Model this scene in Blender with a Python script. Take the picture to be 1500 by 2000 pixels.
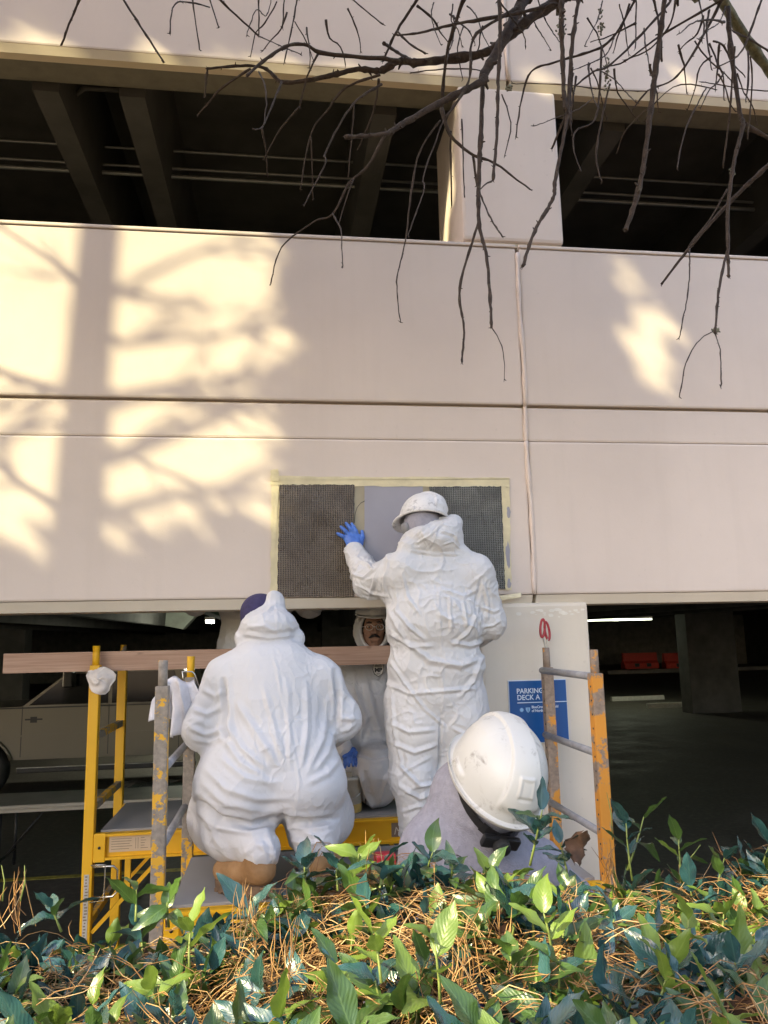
import bpy, bmesh, math, random
import numpy as np
from mathutils import Vector, Matrix, Quaternion, Euler

for o in list(bpy.data.objects): bpy.data.objects.remove(o, do_unlink=True)
scene = bpy.context.scene
COL = scene.collection
R = math.radians
rnd = random.Random(7)

# ------------------------------------------------------------------ camera
YAW, PITCH, ROLL = R(7.8), R(9.22), R(-1.25)
CAM = Vector((0, -4.05, 2.35))
_fw = Vector((math.sin(YAW)*math.cos(PITCH), math.cos(YAW)*math.cos(PITCH), math.sin(PITCH)))
_r = Vector((math.cos(YAW), -math.sin(YAW), 0)); _u = _r.cross(_fw)
_r2 = math.cos(ROLL)*_r + math.sin(ROLL)*_u
_u2 = math.cos(ROLL)*_u - math.sin(ROLL)*_r
cd = bpy.data.cameras.new('camera'); cam = bpy.data.objects.new('camera', cd); COL.objects.link(cam)
cd.sensor_fit = 'VERTICAL'; cd.sensor_height = 36; cd.lens = 27.0
cd.clip_start = 0.05; cd.clip_end = 2000
mw = Matrix((( _r2.x, _u2.x, -_fw.x, CAM.x), (_r2.y, _u2.y, -_fw.y, CAM.y), (_r2.z, _u2.z, -_fw.z, CAM.z), (0, 0, 0, 1)))
cam.matrix_world = mw
scene.camera = cam

def ray(x, y):
    return _r2*((x-750)/1500) - _u2*((y-1000)/1500) + _fw
def at(x, y, Y):
    """the point at depth Y (metres from the facade plane) that is seen at photo position x, y"""
    d = ray(x, y); return CAM + d*((Y-CAM.y)/d.y)
def atz(x, y, Z):
    d = ray(x, y); return CAM + d*((Z-CAM.z)/d.z)

# ------------------------------------------------------------------ light
SUN_EL, SUN_AZ = R(36), R(-58)          # azimuth: towards -Y (behind the camera), negative = from the left
SUNV = Vector((math.sin(SUN_AZ)*math.cos(SUN_EL), -math.cos(SUN_AZ)*math.cos(SUN_EL), math.sin(SUN_EL)))
world = bpy.data.worlds.new('World'); scene.world = world; world.use_nodes = True
wn = world.node_tree; bg = wn.nodes['Background']
sky = wn.nodes.new('ShaderNodeTexSky'); sky.sky_type = 'NISHITA'; sky.sun_disc = False
sky.sun_elevation = SUN_EL; sky.sun_rotation = math.atan2(SUNV.x, SUNV.y)
sky.air_density = 1.0; sky.dust_density = 1.5; sky.ozone_density = 1.0
wn.links.new(sky.outputs[0], bg.inputs[0]); bg.inputs[1].default_value = 0.15
sl = bpy.data.lights.new('sun', 'SUN'); sl.energy = 2.0; sl.angle = R(0.53); sl.color = (1.0, 1.0, 0.66)
sun = bpy.data.objects.new('sun', sl); COL.objects.link(sun)
sun.rotation_euler = (-SUNV).to_track_quat('-Z', 'Y').to_euler(); sun.location = (-4, -12, 12)
vs = scene.view_settings
vs.view_transform = 'Standard'; vs.look = 'None'; vs.gamma = 1.0; vs.use_curve_mapping = False
vs.exposure = 2.36
vs.use_white_balance = True; vs.white_balance_temperature = 7600; vs.white_balance_tint = 16
scene.cycles.max_bounces = 8; scene.cycles.diffuse_bounces = 4; scene.cycles.glossy_bounces = 3
scene.cycles.transmission_bounces = 6; scene.cycles.transparent_max_bounces = 8
scene.cycles.use_denoising = True
scene.cycles.sample_clamp_indirect = 6

# ------------------------------------------------------------------ helpers
def tag(o, label=None, cat=None, group=None, kind=None):
    if label: o['label'] = label
    if cat: o['category'] = cat
    if group: o['group'] = group
    if kind: o['kind'] = kind
    return o
def empty(name, loc, label, cat, group=None):
    o = bpy.data.objects.new(name, None); COL.objects.link(o); o.location = loc
    o.empty_display_size = 0.1
    return tag(o, label, cat, group)
def link_mesh(name, me, m=None, parent=None):
    o = bpy.data.objects.new(name, me); COL.objects.link(o)
    if m is not None and not me.materials: me.materials.append(m)
    if parent is not None:
        o.parent = parent
        p = Vector((0, 0, 0)); q = parent
        while q is not None: p += q.location; q = q.parent
        o.location = -p
    return o
class MB:
    """collects shapes in world coordinates; build() links them as ONE mesh object"""
    def __init__(s): s.v = []; s.f = []; s.sm = []
    def add(s, vs_, fs, smooth=False):
        n = len(s.v); s.v.extend([tuple(p) for p in vs_]); s.f.extend([tuple(i+n for i in f) for f in fs]); s.sm.extend([smooth]*len(fs)); return s
    def box(s, lo, hi, c=0.0, rot=None, piv=None):
        x0, y0, z0 = [min(a, b) for a, b in zip(lo, hi)]; x1, y1, z1 = [max(a, b) for a, b in zip(lo, hi)]
        if c <= 0:
            vs_ = [(x0,y0,z0),(x1,y0,z0),(x1,y1,z0),(x0,y1,z0),(x0,y0,z1),(x1,y0,z1),(x1,y1,z1),(x0,y1,z1)]
            fs = [(0,3,2,1),(4,5,6,7),(0,1,5,4),(1,2,6,5),(2,3,7,6),(3,0,4,7)]
        else:
            b = bmesh.new(); bmesh.ops.create_cube(b, size=1)
            for v in b.verts: v.co = Vector(((x0+x1)/2+v.co.x*(x1-x0), (y0+y1)/2+v.co.y*(y1-y0), (z0+z1)/2+v.co.z*(z1-z0)))
            bmesh.ops.bevel(b, geom=list(b.edges), offset=min(c, .45*min(x1-x0, y1-y0, z1-z0)), segments=2, affect='EDGES', profile=.6)
            b.verts.index_update(); vs_ = [v.co.copy() for v in b.verts]; fs = [[v.index for v in f.verts] for f in b.faces]; b.free()
        if rot is not None:
            pv = Vector(piv) if piv is not None else Vector(((x0+x1)/2, (y0+y1)/2, (z0+z1)/2))
            vs_ = [pv + rot @ (Vector(p)-pv) for p in vs_]
        return s.add(vs_, fs)
    def bar(s, a, b, w, h, up=(0, 0, 1), c=0.0):
        a = Vector(a); b = Vector(b); d = b-a; L = d.length; d.normalize()
        upv = Vector(up); sd = d.cross(upv)
        if sd.length < 1e-4: sd = d.cross(Vector((1, 0, 0)))
        sd.normalize(); u2 = sd.cross(d)
        t = MB().box((0, -w/2, -h/2), (L, w/2, h/2), c)
        return s.add([a + d*p[0] + sd*p[1] + u2*p[2] for p in t.v], t.f)
    def tube(s, pts, rs, n=8, caps=True, smooth=True):
        pts = [Vector(p) for p in pts]; m = len(pts)
        if not hasattr(rs, '__len__'): rs = [rs]*m
        vs_ = []; fs = []
        t0 = (pts[1]-pts[0]).normalized(); nn = t0.orthogonal().normalized()
        for i in range(m):
            t = (pts[min(i+1, m-1)]-pts[max(i-1, 0)])
            t = t.normalized() if t.length > 1e-9 else t0
            nn = (nn - t*nn.dot(t))
            nn = nn.normalized() if nn.length > 1e-6 else t.orthogonal().normalized()
            bb = t.cross(nn)
            for k in range(n):
                a = 2*math.pi*k/n
                vs_.append(pts[i] + (nn*math.cos(a)+bb*math.sin(a))*rs[i])
        for i in range(m-1):
            for k in range(n):
                fs.append((i*n+k, i*n+(k+1) % n, (i+1)*n+(k+1) % n, (i+1)*n+k))
        if caps: fs.append(tuple(range(n-1, -1, -1))); fs.append(tuple((m-1)*n+k for k in range(n)))
        return s.add(vs_, fs, smooth)
    def lathe(s, prof, c, n=24, ax=(0, 0, 1), smooth=True):
        """prof: (radius, height) pairs along axis ax from c"""
        ax = Vector(ax).normalized(); e1 = ax.orthogonal().normalized(); e2 = ax.cross(e1); c = Vector(c)
        vs_ = []; fs = []
        for r_, h_ in prof:
            for k in range(n):
                a = 2*math.pi*k/n; vs_.append(c + ax*h_ + (e1*math.cos(a)+e2*math.sin(a))*max(r_, 1e-4))
        for i in range(len(prof)-1):
            for k in range(n): fs.append((i*n+k, i*n+(k+1) % n, (i+1)*n+(k+1) % n, (i+1)*n+k))
        return s.add(vs_, fs, smooth)
    def prism(s, poly, d, smooth=False):
        """closed polygon (list of points) extruded by vector d"""
        n = len(poly); d = Vector(d); P = [Vector(p) for p in poly]
        fs = [tuple(range(n-1, -1, -1)), tuple(range(n, 2*n))]+[(i, (i+1) % n, n+(i+1) % n, n+i) for i in range(n)]
        return s.add(P+[p+d for p in P], fs, smooth)
    def build(s, name, m, parent=None, fix=True):
        me = bpy.data.meshes.new(name); me.from_pydata(s.v, [], s.f)
        me.polygons.foreach_set('use_smooth', s.sm)
        if fix:
            b = bmesh.new(); b.from_mesh(me); bmesh.ops.recalc_face_normals(b, faces=b.faces); b.to_mesh(me); b.free()
        me.update()
        return link_mesh(name, me, m, parent)

# ------------------------------------------------------------------ materials
class N:
    """tiny node-tree helper"""
    def __init__(s, name):
        s.m = bpy.data.materials.new(name); s.m.use_nodes = True; s.t = s.m.node_tree; s.b = s.t.nodes['Principled BSDF']
    def n(s, typ, **kw):
        nd = s.t.nodes.new(typ)
        for k, v in kw.items():
            if k.startswith('_'): setattr(nd, k[1:], v)
            else:
                key = k.replace('__', ' ')
                nd.inputs[int(key[1:]) if key[0] == 'i' and key[1:].isdigit() else key].default_value = v
        return nd
    def l(s, a, b): s.t.links.new(a, b)
    def co(s, scale=(1, 1, 1), rot=(0, 0, 0), src='Object'):
        tc = s.n('ShaderNodeTexCoord'); mp = s.n('ShaderNodeMapping'); mp.inputs['Scale'].default_value = scale; mp.inputs['Rotation'].default_value = rot
        s.l(tc.outputs[src], mp.inputs[0]); return mp.outputs[0]
    def noise(s, scale, detail=4, rough=.55, co=None, dist=0):
        nd = s.n('ShaderNodeTexNoise'); nd.inputs['Scale'].default_value = scale; nd.inputs['Detail'].default_value = detail
        nd.inputs['Roughness'].default_value = rough; nd.inputs['Distortion'].default_value = dist
        s.l(co if co is not None else s.co(), nd.inputs['Vector']); return nd.outputs['Fac']
    def ramp(s, fac, stops, interp='LINEAR'):
        nd = s.n('ShaderNodeValToRGB'); nd.color_ramp.interpolation = interp; el = nd.color_ramp.elements
        while len(el) < len(stops): el.new(.5)
        for e, (p, c) in zip(el, stops):
            e.position = p; e.color = (c, c, c, 1) if not hasattr(c, '__len__') else (*c, 1)
        s.l(fac, nd.inputs[0]); return nd.outputs[0]
    def mix(s, fac, a, b, typ='MIX'):
        nd = s.n('ShaderNodeMix', _data_type='RGBA', _blend_type=typ)
        for sock, v in ((nd.inputs[0], fac), (nd.inputs[6], a), (nd.inputs[7], b)):
            if hasattr(v, 'is_output'): s.l(v, sock)
            elif hasattr(v, '__len__'): sock.default_value = (*v[:3], 1)
            else: sock.default_value = v
        return nd.outputs[2]
    def bump(s, h, strength=.3, dist=.01, prev=None):
        nd = s.n('ShaderNodeBump'); nd.inputs['Strength'].default_value = strength; nd.inputs['Distance'].default_value = dist
        s.l(h, nd.inputs['Height'])
        if prev is not None: s.l(prev, nd.inputs['Normal'])
        return nd.outputs[0]
    def set(s, **kw):
        for k, v in kw.items():
            k = k.replace('_', ' ')
            k = {'Base Color': 'Base Color', 'Spec': 'Specular IOR Level', 'Coat': 'Coat Weight'}.get(k, k)
            sock = s.b.inputs[k]
            if hasattr(v, 'is_output'): s.l(v, sock)
            elif hasattr(v, '__len__') and len(v) == 3 and sock.type == 'RGBA': sock.default_value = (*v, 1)
            else: sock.default_value = v
        return s.m
def simple(name, c, rough=.6, metal=0., var=.12, scale=12, bump=0., bscale=60, spec=.5, coat=0.):
    n = N(name); f = n.noise(scale, 5)
    c2 = tuple(min(1, x*(1+var)) for x in c); c1 = tuple(x*(1-var) for x in c)
    kw = {}
    if bump: kw['Normal'] = n.bump(n.noise(bscale, 4), bump, .005)
    return n.set(Base_Color=n.ramp(f, [(.3, c1), (.7, c2)]), Roughness=rough, Metallic=metal, Spec=spec, Coat=coat, **kw)

def paint_wall(name, c, dirt=(.44, .37, .31), amt=.13):
    n = N(name); big = n.noise(.9, 6, .6); streak = n.noise(1.0, 5, .6, n.co((9, 9, .7)))
    spots = n.ramp(n.noise(34, 2, .5), [(.70, 0), (.78, 1)]); fine = n.noise(140, 3)
    col = n.ramp(big, [(.3, tuple(x*.92 for x in c)), (.7, tuple(min(1, x*1.05) for x in c))])
    st = n.ramp(streak, [(.52, 0), (.80, amt)]); col = n.mix(st, col, dirt)
    sp = n.n('ShaderNodeMath', _operation='MULTIPLY'); n.l(spots, sp.inputs[0]); sp.inputs[1].default_value = .22
    col = n.mix(sp.outputs[0], col, dirt)
    b1 = n.bump(n.noise(7, 4), .10, .012); b2 = n.bump(fine, .16, .002, b1)
    return n.set(Base_Color=col, Roughness=.62, Normal=b2, Spec=.35)
M = {}
M['wall'] = paint_wall('painted_concrete', (.65, .555, .49))
M['wall_raw'] = paint_wall('column_paint', (.68, .61, .51), amt=.12)
M['trim'] = paint_wall('edge_paint', (.60, .50, .36), amt=.2)
M['caulk'] = simple('joint_caulk', (.66, .55, .48), .5, var=.06, bump=.3, bscale=25)
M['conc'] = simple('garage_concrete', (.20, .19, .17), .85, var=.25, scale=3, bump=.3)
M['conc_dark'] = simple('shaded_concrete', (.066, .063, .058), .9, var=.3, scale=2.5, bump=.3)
M['floor'] = None
n = N('garage_floor'); a_ = n.noise(1.2, 7, .65); b_ = n.noise(14, 5)
c_ = n.mix(n.ramp(b_, [(.45, 0), (.75, .6)]), n.ramp(a_, [(.3, (.055, .048, .038)), (.7, (.12, .105, .085))]), (.17, .15, .12))
M['floor'] = n.set(Base_Color=c_, Roughness=n.ramp(a_, [(.3, .55), (.7, .9)]), Normal=n.bump(b_, .2, .004))
n = N('ground_soil'); a_ = n.noise(3, 8, .65); M['ground'] = n.set(Base_Color=n.ramp(a_, [(.3, (.07, .045, .028)), (.7, (.20, .13, .075))]), Roughness=.95, Normal=n.bump(n.noise(30, 6), .6, .02))
M['pipe'] = simple('galvanised_conduit', (.26, .27, .27), .45, .7, .15)
M['steel'] = simple('zinc_steel', (.55, .54, .52), .32, .9, .15, 30)
M['dark'] = simple('black_plastic', (.016, .016, .018), .42, var=.2)
M['rubber'] = simple('black_rubber', (.02, .02, .02), .8, var=.25, bump=.3)
def emis(name, c, s):
    n = N(name); return n.set(Base_Color=(.8, .8, .8), Emission_Color=c, Emission_Strength=s)
# ------------------------------------------------------------------ the setting
def ground_z(x, y):
    t = max(0, min(1, (-1.15-y)/1.3)); t = t*t*(3-2*t)
    return .72*t + (.03*math.sin(1.7*x+.6*y)*t)
xs = sorted(set([-900, -300, -100, -40, -20, -10]+[i*.5 for i in range(-14, 15)]+[10, 20, 40, 100, 300, 900]))
ys = sorted(set([-900, -300, -100, -50, -30, -20, -14, -10, -7, -5, -4]+[-3.5+i*.15 for i in range(24)]+[3, 30, 60, 300, 900]))
b = MB(); nx = len(xs)
b.add([(x, y, ground_z(x, y)-.02) for y in ys for x in xs], [(j*nx+i, j*nx+i+1, (j+1)*nx+i+1, (j+1)*nx+i) for j in range(len(ys)-1) for i in range(nx-1)], True)
tag(b.build('ground', M['ground']), 'brown soil bank falling towards the parking deck', 'ground', kind='structure')
b = MB().box((-24, -.35, -.3), (34, 46, 0.0)); tag(b.build('garage_floor', M['floor']), 'dark stained concrete floor of the parking deck', 'floor', kind='structure')
lm = simple('lane_paint', (.42, .33, .06), .7, var=.4, scale=20)
lines = MB()
for x0, x1, yy in ((-3.2, -1.2, 2.6), (-3.6, -.6, 4.6)): lines.box((x0, yy, .002), (x1, yy+.10, .005))
tag(lines.build('parking_line', lm), 'worn yellow bay lines on the garage floor', 'line', kind='structure')

deck = empty('parking_deck', (0, 0, 0), 'beige painted concrete parking deck with open upper level', 'building')
ZS, ZG2, ZG1, ZL, ZU = 2.56, 3.418, 3.622, 4.58, 5.64
XJ = 1.375      # panel joint
TH = .20
def panel(name, x0, x1, z0, z1, y0=0., y1=TH, c=.012, m='wall'):
    return MB().box((x0, y0, z0), (x1, y1, z1), c).build(name, M[m], deck)
XL, XR = -9.0, 12.0
for x0, x1 in ((XL, XJ-.010), (XJ+.010, XR)):
    panel('spandrel_panel', x0, x1, ZG1+.007, ZL, 0)             # upper band
    panel('spandrel_panel', x0, x1, ZG2+.001, ZG1-.006, .010)      # narrow recessed band
    panel('spandrel_panel', x0, x1, ZS, ZG2-.001, .004)            # lower band
    panel('spandrel_panel', x0, x1, ZU+.035, 9.2, 0)             # storey above
    # bevelled drip edge under the upper storey
    MB().prism([(x0, .004, ZU+.034), (x0, .022, ZU-.012), (x0, .075, ZU-.012), (x0, .075, ZU+.034)], (x1-x0, 0, 0)).build('drip_edge', M['trim'], deck)
    MB().prism([(x0, .010, ZS-.002), (x0, .035, ZS-.055), (x0, .30, ZS-.055), (x0, .30, ZS-.002)], (x1-x0, 0, 0)).build('drip_edge', M['wall_raw'], deck)
    panel('ledge_cap', x0, x1, ZL+.002, ZL+.022, -.006, TH+.02, .006)
# backing so that the joints and grooves are closed behind
MB().box((XL, .05, ZS+.01), (XR, TH-.01, ZL-.005)).build('joint_backing', M['trim'], deck)
MB().box((XL, .05, ZU+.04), (XR, TH-.01, 9.15)).build('joint_backing', M['trim'], deck)
def bead(z0, z1, y):
    MB().tube([(XJ+.004*math.sin(7*z), y, z) for z in np.linspace(z0, z1, 24)], [.013+.002*math.sin(23*z+3) for z in np.linspace(z0, z1, 24)], 8).build('caulk_joint', M['caulk'], deck)
bead(ZS, ZG2, .005); bead(ZG2, ZG1, .010); bead(ZG1, ZL-.03, .002); bead(ZU+.04, 9.1, .002)
# columns : upper pilaster and lower pier
XC0, XC1 = 1.06, 1.672
def column(z0, z1, y0, y1, c=.02):
    return MB().box((XC0, y0, z0), (XC1, y1, z1), c)
column(ZL+.05, ZU-.013, .012, .66).build('column', M['wall'], deck)
MB().box((XC0+.02, .035, ZL+.024), (XC1-.01, .60, ZL+.049)).build('column_foot', M['trim'], deck)
column(-.2, ZS-.045, .006, .66).build('column', M['wall_raw'], deck)
for xx in (-5.6, 8.9): 
    MB().box((xx, .012, ZL+.05), (xx+.7, .27, ZU-.013), .02).build('column', M['wall'], deck)
    MB().box((xx, .006, -.2), (xx+.7, .66, ZS-.045), .02).build('column', M['wall_raw'], deck)
# chipped paint at the pier's head
ch = MB(); rr = random.Random(3)
for i in range(26):
    x = rr.uniform(1.27, 1.64); z = ZS-.082-abs(rr.gauss(0, .016)); s_ = rr.uniform(.006, .02)
    ch.add([(x+s_*math.cos(a)*rr.uniform(.6, 1.5), .0048-.0001*i, z+s_*.5*math.sin(a)) for a in np.linspace(0, 2*math.pi, 7)[:-1]], [tuple(range(6))])
tag(ch.build('paint_chips', simple('chipped_filler', (.72, .68, .60), .8), deck), kind='stuff')
# interior slabs, tees, walls
MB().box((XL-12, .24, 3.3), (XR+20, 46, 3.55)).build('floor_slab', M['conc'], deck)
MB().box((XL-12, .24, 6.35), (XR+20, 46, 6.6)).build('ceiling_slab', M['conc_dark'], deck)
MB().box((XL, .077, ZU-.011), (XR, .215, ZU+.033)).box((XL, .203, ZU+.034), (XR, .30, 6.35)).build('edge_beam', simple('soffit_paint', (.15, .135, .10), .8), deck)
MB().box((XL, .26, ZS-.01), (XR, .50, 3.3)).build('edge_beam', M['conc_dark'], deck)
for zc, zt in ((3.3, 2.72), (6.35, 5.62)):
    up = zc > 5
    stems = [at(120, 150, .6).x, at(277, 168, .6).x, at(738, 200, .6).x, at(1160, 235, .6).x, -3.0, -4.6, 4.0, 5.6, 7.2] if up else [-6.4, -4.6, -2.8, -1.0, 2.2, 3.9, 5.7, 7.5, 9.3]
    for x in stems:
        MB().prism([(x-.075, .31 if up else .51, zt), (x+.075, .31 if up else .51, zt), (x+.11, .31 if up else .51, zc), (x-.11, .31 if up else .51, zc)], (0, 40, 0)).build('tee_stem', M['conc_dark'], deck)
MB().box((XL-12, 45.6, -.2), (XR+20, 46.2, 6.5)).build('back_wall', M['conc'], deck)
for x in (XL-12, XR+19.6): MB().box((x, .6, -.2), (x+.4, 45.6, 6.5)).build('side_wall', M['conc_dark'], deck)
for x, y in ((11.6, 17.0), (17.0, 20.5), (-8, 17), (1.5, 24), (-15, 24)):
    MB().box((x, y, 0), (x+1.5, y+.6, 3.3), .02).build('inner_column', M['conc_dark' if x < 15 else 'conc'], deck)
# sloping ramp edge in the left bay
p0 = at(40, 1166, 15); p1 = at(357, 1229, 15)
MB().prism([(p0.x, 15, p0.z), (p1.x, 15, p1.z), (p1.x+.6, 15, 3.29), (p0.x, 15, 3.29)], (0, .5, 0)).build('ramp_beam', simple('ramp_concrete', (.32, .34, .29), .8, var=.3, scale=1.5), deck)
# conduits in the upper level
for (xa, ya), (xb, yb), rr_ in (((0, 268), (850, 332), .011), ((0, 309), (860, 360), .011), ((0, 328), (860, 372), .016)):
    A = at(xa, ya, 1.4); B = at(xb, yb, 1.4); z = (A.z+B.z)/2
    pts = [(x, 1.4, z) for x in np.linspace(XL, XR, 30)]
    MB().tube(pts, rr_, 8).build('conduit', M['pipe'], deck)
jb = at(302, 325, 1.38); MB().box(jb-Vector((.05, .03, .05)), jb+Vector((.05, .03, .05)), .008).build('junction_box', M['conc_dark'], deck)
for (x_, y_) in ((150, 160), (240, 440)): pass
# drain pipe loop on the ceiling, left bay
e0 = at(148, 190, .75); 
pts = [at(262, 178, .62), at(165, 172, .62), at(146, 186, .66), at(152, 215, .9), at(185, 320, 1.9), at(225, 440, 3.4)]
MB().tube(pts, .016, 8).build('drain_pipe', M['conc_dark'], deck)
# ------------------------------------------------------------------ repair patch on the facade
def mesh_mat(mname, dark_, mid_, hi_):
    global n
    n = N(mname); co = n.co(); sp = n.n('ShaderNodeSeparateXYZ'); n.l(co, sp.inputs[0])
    def thread(sock, freq, ph=0.):
        m1 = n.n('ShaderNodeMath', _operation='MULTIPLY'); n.l(sock, m1.inputs[0]); m1.inputs[1].default_value = freq
        m2 = n.n('ShaderNodeMath', _operation='SINE'); n.l(m1.outputs[0], m2.inputs[0]); return m2.outputs[0]
    wx = n.noise(6, 3); 
    sx_ = n.n('ShaderNodeMath', _operation='MULTIPLY_ADD'); n.l(wx, sx_.inputs[0]); sx_.inputs[1].default_value = .010; n.l(sp.outputs[0], sx_.inputs[2])
    sz_ = n.n('ShaderNodeMath', _operation='MULTIPLY_ADD'); n.l(wx, sz_.inputs[0]); sz_.inputs[1].default_value = .010; n.l(sp.outputs[2], sz_.inputs[2])
    tx = thread(sx_.outputs[0], 2*math.pi/.0125); tz = thread(sz_.outputs[0], 2*math.pi/.0098)
    mxm = n.n('ShaderNodeMath', _operation='MAXIMUM'); n.l(tx, mxm.inputs[0]); n.l(tz, mxm.inputs[1])
    wear = n.ramp(n.noise(5, 6, .7, dist=1.), [(.4, 0), (.65, 1)])
    gap = n.ramp(mxm.outputs[0], [(.15, 0), (.55, 1)])
    colm = n.mix(gap, dark_, n.mix(wear, mid_, hi_))
    return n.set(Base_Color=colm, Roughness=n.ramp(n.noise(12, 5), [(.35, .22), (.7, .55)]), Normal=n.bump(n.noise(60, 5), .35, .004, n.bump(mxm.outputs[0], .7, .004)), Spec=.6)
M['mesh'] = mesh_mat('resin_soaked_mesh', (.040, .030, .022), (.115, .085, .058), (.20, .155, .11))
M['mesh_dry'] = mesh_mat('dry_mesh', (.034, .034, .030), (.105, .105, .090), (.21, .21, .185))
M['tape'] = simple('masking_tape', (.64, .56, .36), .6, var=.16, scale=9, bump=.5, bscale=30)
M['resin'] = simple('grey_primer', (.30, .29, .33), .5, var=.05, scale=5)
M['olive'] = simple('resin_coat', (.34, .29, .20), .4, var=.12, scale=6)
def onwall(x, y): q = at(x, y, 0); return q.x, q.z
pw = empty('primed_strip', (0, 0, 0), 'smooth grey primed wall strip between the two black mesh sheets', 'coating')
def wallsheet(name, corners, y, th, m, parent=None, jit=.0, seed=1, n_=14):
    r_ = random.Random(seed); pts = []
    for i in range(4):
        a = corners[i]; b = corners[(i+1) % 4]
        for k in range(n_):
            t = k/n_; pts.append((a[0]+(b[0]-a[0])*t+r_.uniform(-jit, jit), a[1]+(b[1]-a[1])*t+r_.uniform(-jit, jit)))
    return MB().prism([(x, y, z) for x, z in pts], (0, th, 0)).build(name, m, parent)
q = lambda *c: [onwall(*k) for k in c]
wallsheet('primer_field', q((688, 946), (840, 948), (840, 1160), (688, 1160)), .0035, .003, M['olive'], pw, .0008)
wallsheet('primer_field', q((712, 948), (826, 949), (826, 1158), (712, 1158)), .0005, .0028, M['resin'], pw, .001)
def sheet(c, label, seed, m='mesh'):
    e = empty('fibre_mesh_sheet', (onwall(*c[3])[0], 0, onwall(*c[3])[1]), label, 'mesh sheet', 'mesh sheets stuck to the facade')
    wallsheet('weave', q(*c), -.006, .006, M[m], e, .0025, seed, 40); return e
s1 = sheet([(546, 947), (692, 947), (691, 1166), (541, 1166)], 'wet black mesh sheet with a hand print left of the blue glove', 2)
s2 = sheet([(838, 951), (978, 950), (986, 1150), (842, 1155)], 'dry black mesh sheet right of the smeared hard hat', 3, 'mesh_dry')
# hand print ridges and resin runs on the left sheet
for x, y, L in ((618, 1000, 30), (635, 992, 36), (653, 998, 34), (612, 1035, 26)):
    for dx in (-5, 4):
        pts = [(*onwall(x+dx+1.5*math.sin(k), y+L*t), ) for k, t in enumerate(np.linspace(0, 1, 7))]
        MB().tube([(a[0], -.006, a[1]) for a in pts], [.002, .004, .003, .0045, .003, .004, .0015], 6).build('resin_ridge', M['mesh'], s1)
tp = empty('masking_tape', (0, 0, 0), 'yellow masking tape frame round the repair patch', 'tape')
for i, c in enumerate(([(528, 930), (995, 933), (995, 952), (528, 948)], [(530, 948), (546, 949), (542, 1166), (528, 1164)], [(979, 952), (995, 952), (999, 1152), (986, 1152)])):
    wallsheet('tape_strip', q(*c), -.0015-.001*i, .002, M['tape'], tp, .003, 5+i, 26)
cr = onwall(533, 918)
wallsheet('tape_strip', [(cr[0]-.012, cr[1]), (cr[0]+.03, cr[1]+.004), (cr[0]+.035, cr[1]-.06), (cr[0]-.01, cr[1]-.06)], -.0045, .002, M['tape'], tp, .003, 12, 8)
a = onwall(960, 1166); b2 = onwall(1015, 1160)
MB().add([(a[0], -.004, a[1]), (b2[0], -.03, b2[1]+.005), (b2[0]-.01, -.05, b2[1]-.02), (a[0]+.02, -.015, a[1]-.025)], [(0, 1, 2, 3)]).build('tape_flap', M['tape'], tp)
for k, (x, y, w, h) in enumerate(((993, 1000, 4, 26), (992, 1085, 5, 60), (994, 1140, 4, 24))):
    c = onwall(x, y); W_ = w*.0027; H_ = h*.0027/2
    r_ = random.Random(k); MB().prism([(c[0]+W_*math.cos(t)*r_.uniform(.6, 1.2), -.0045, c[1]+H_*math.sin(t)*r_.uniform(.7, 1.1)) for t in np.linspace(0, 2*math.pi, 14)[:-1]], (0, .001, 0)).build('primer_smear', M['resin'], tp)
hs = empty('loose_fibre', (onwall(692, 1010)[0], 0, onwall(692, 1010)[1]), 'thin black fibre curling off the left mesh sheet', 'fibre')
MB().tube([Vector((*onwall(x, y), 0)).xzy+Vector((0, -.008, 0)) for x, y in ((692, 1022), (693, 1005), (697, 992), (704, 983), (712, 979))], .0016, 6).build('strand', M['dark'], hs)

# ------------------------------------------------------------------ wall sign
M['sign'] = simple('sign_blue', (.0, .085, .29), .35, var=.05, scale=6)
M['sign_edge'] = simple('sign_edge_white', (.55, .62, .68), .5)
M['sign_txt'] = simple('sign_white', (.62, .72, .82), .5, var=.03)
M['sign_sym'] = simple('sign_pale_blue', (.25, .48, .72), .5, var=.03)
a = at(994, 1331, -.01); b2 = at(1106, 1449, -.01); SX0, SX1, SZ1 = a.x, at(1105, 1331, -.01).x, a.z; SZ0 = at(1050, 1450, -.01).z
sg = empty('wall_sign', (SX0, -.008, SZ0), 'blue parking deck sign on the pier', 'sign')
MB().box((SX0-.004, -.004, SZ0-.004), (SX1+.004, .005, SZ1+.004), .001).build('sign_backing', M['sign_edge'], sg)
MB().box((SX0, -.008, SZ0), (SX1, -.0045, SZ1), .001).build('sign_face', M['sign'], sg)
SW = SX1-SX0
def stext(t, fx, fz, size, m='sign_txt', bold=0., sx=1.0): 
    return text_(t, (SX0+SW*fx, -.0085, SZ1-SW*fz), size, M[m], sg, bold=bold, sx=sx)
def text_(body, loc, size, m, parent=None, name='lettering', rot=(R(90), 0, 0), ext=.0012, align='LEFT', bold=0.0, shear=0.0, sx=1.0):
    cu = bpy.data.curves.new(name, 'FONT'); cu.body = body; cu.size = size; cu.extrude = ext; cu.align_x = align; cu.offset = bold; cu.shear = shear; cu.resolution_u = 3
    o = bpy.data.objects.new('tmp', cu); COL.objects.link(o); o.location = loc; o.rotation_euler = rot; o.scale = (sx, 1, 1)
    bpy.context.view_layer.update()
    dg = bpy.context.evaluated_depsgraph_get(); me = bpy.data.meshes.new_from_object(o.evaluated_get(dg)); me.transform(o.matrix_world)
    bpy.data.objects.remove(o)
    me.materials.clear(); return link_mesh(name, me, m, parent)
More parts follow.
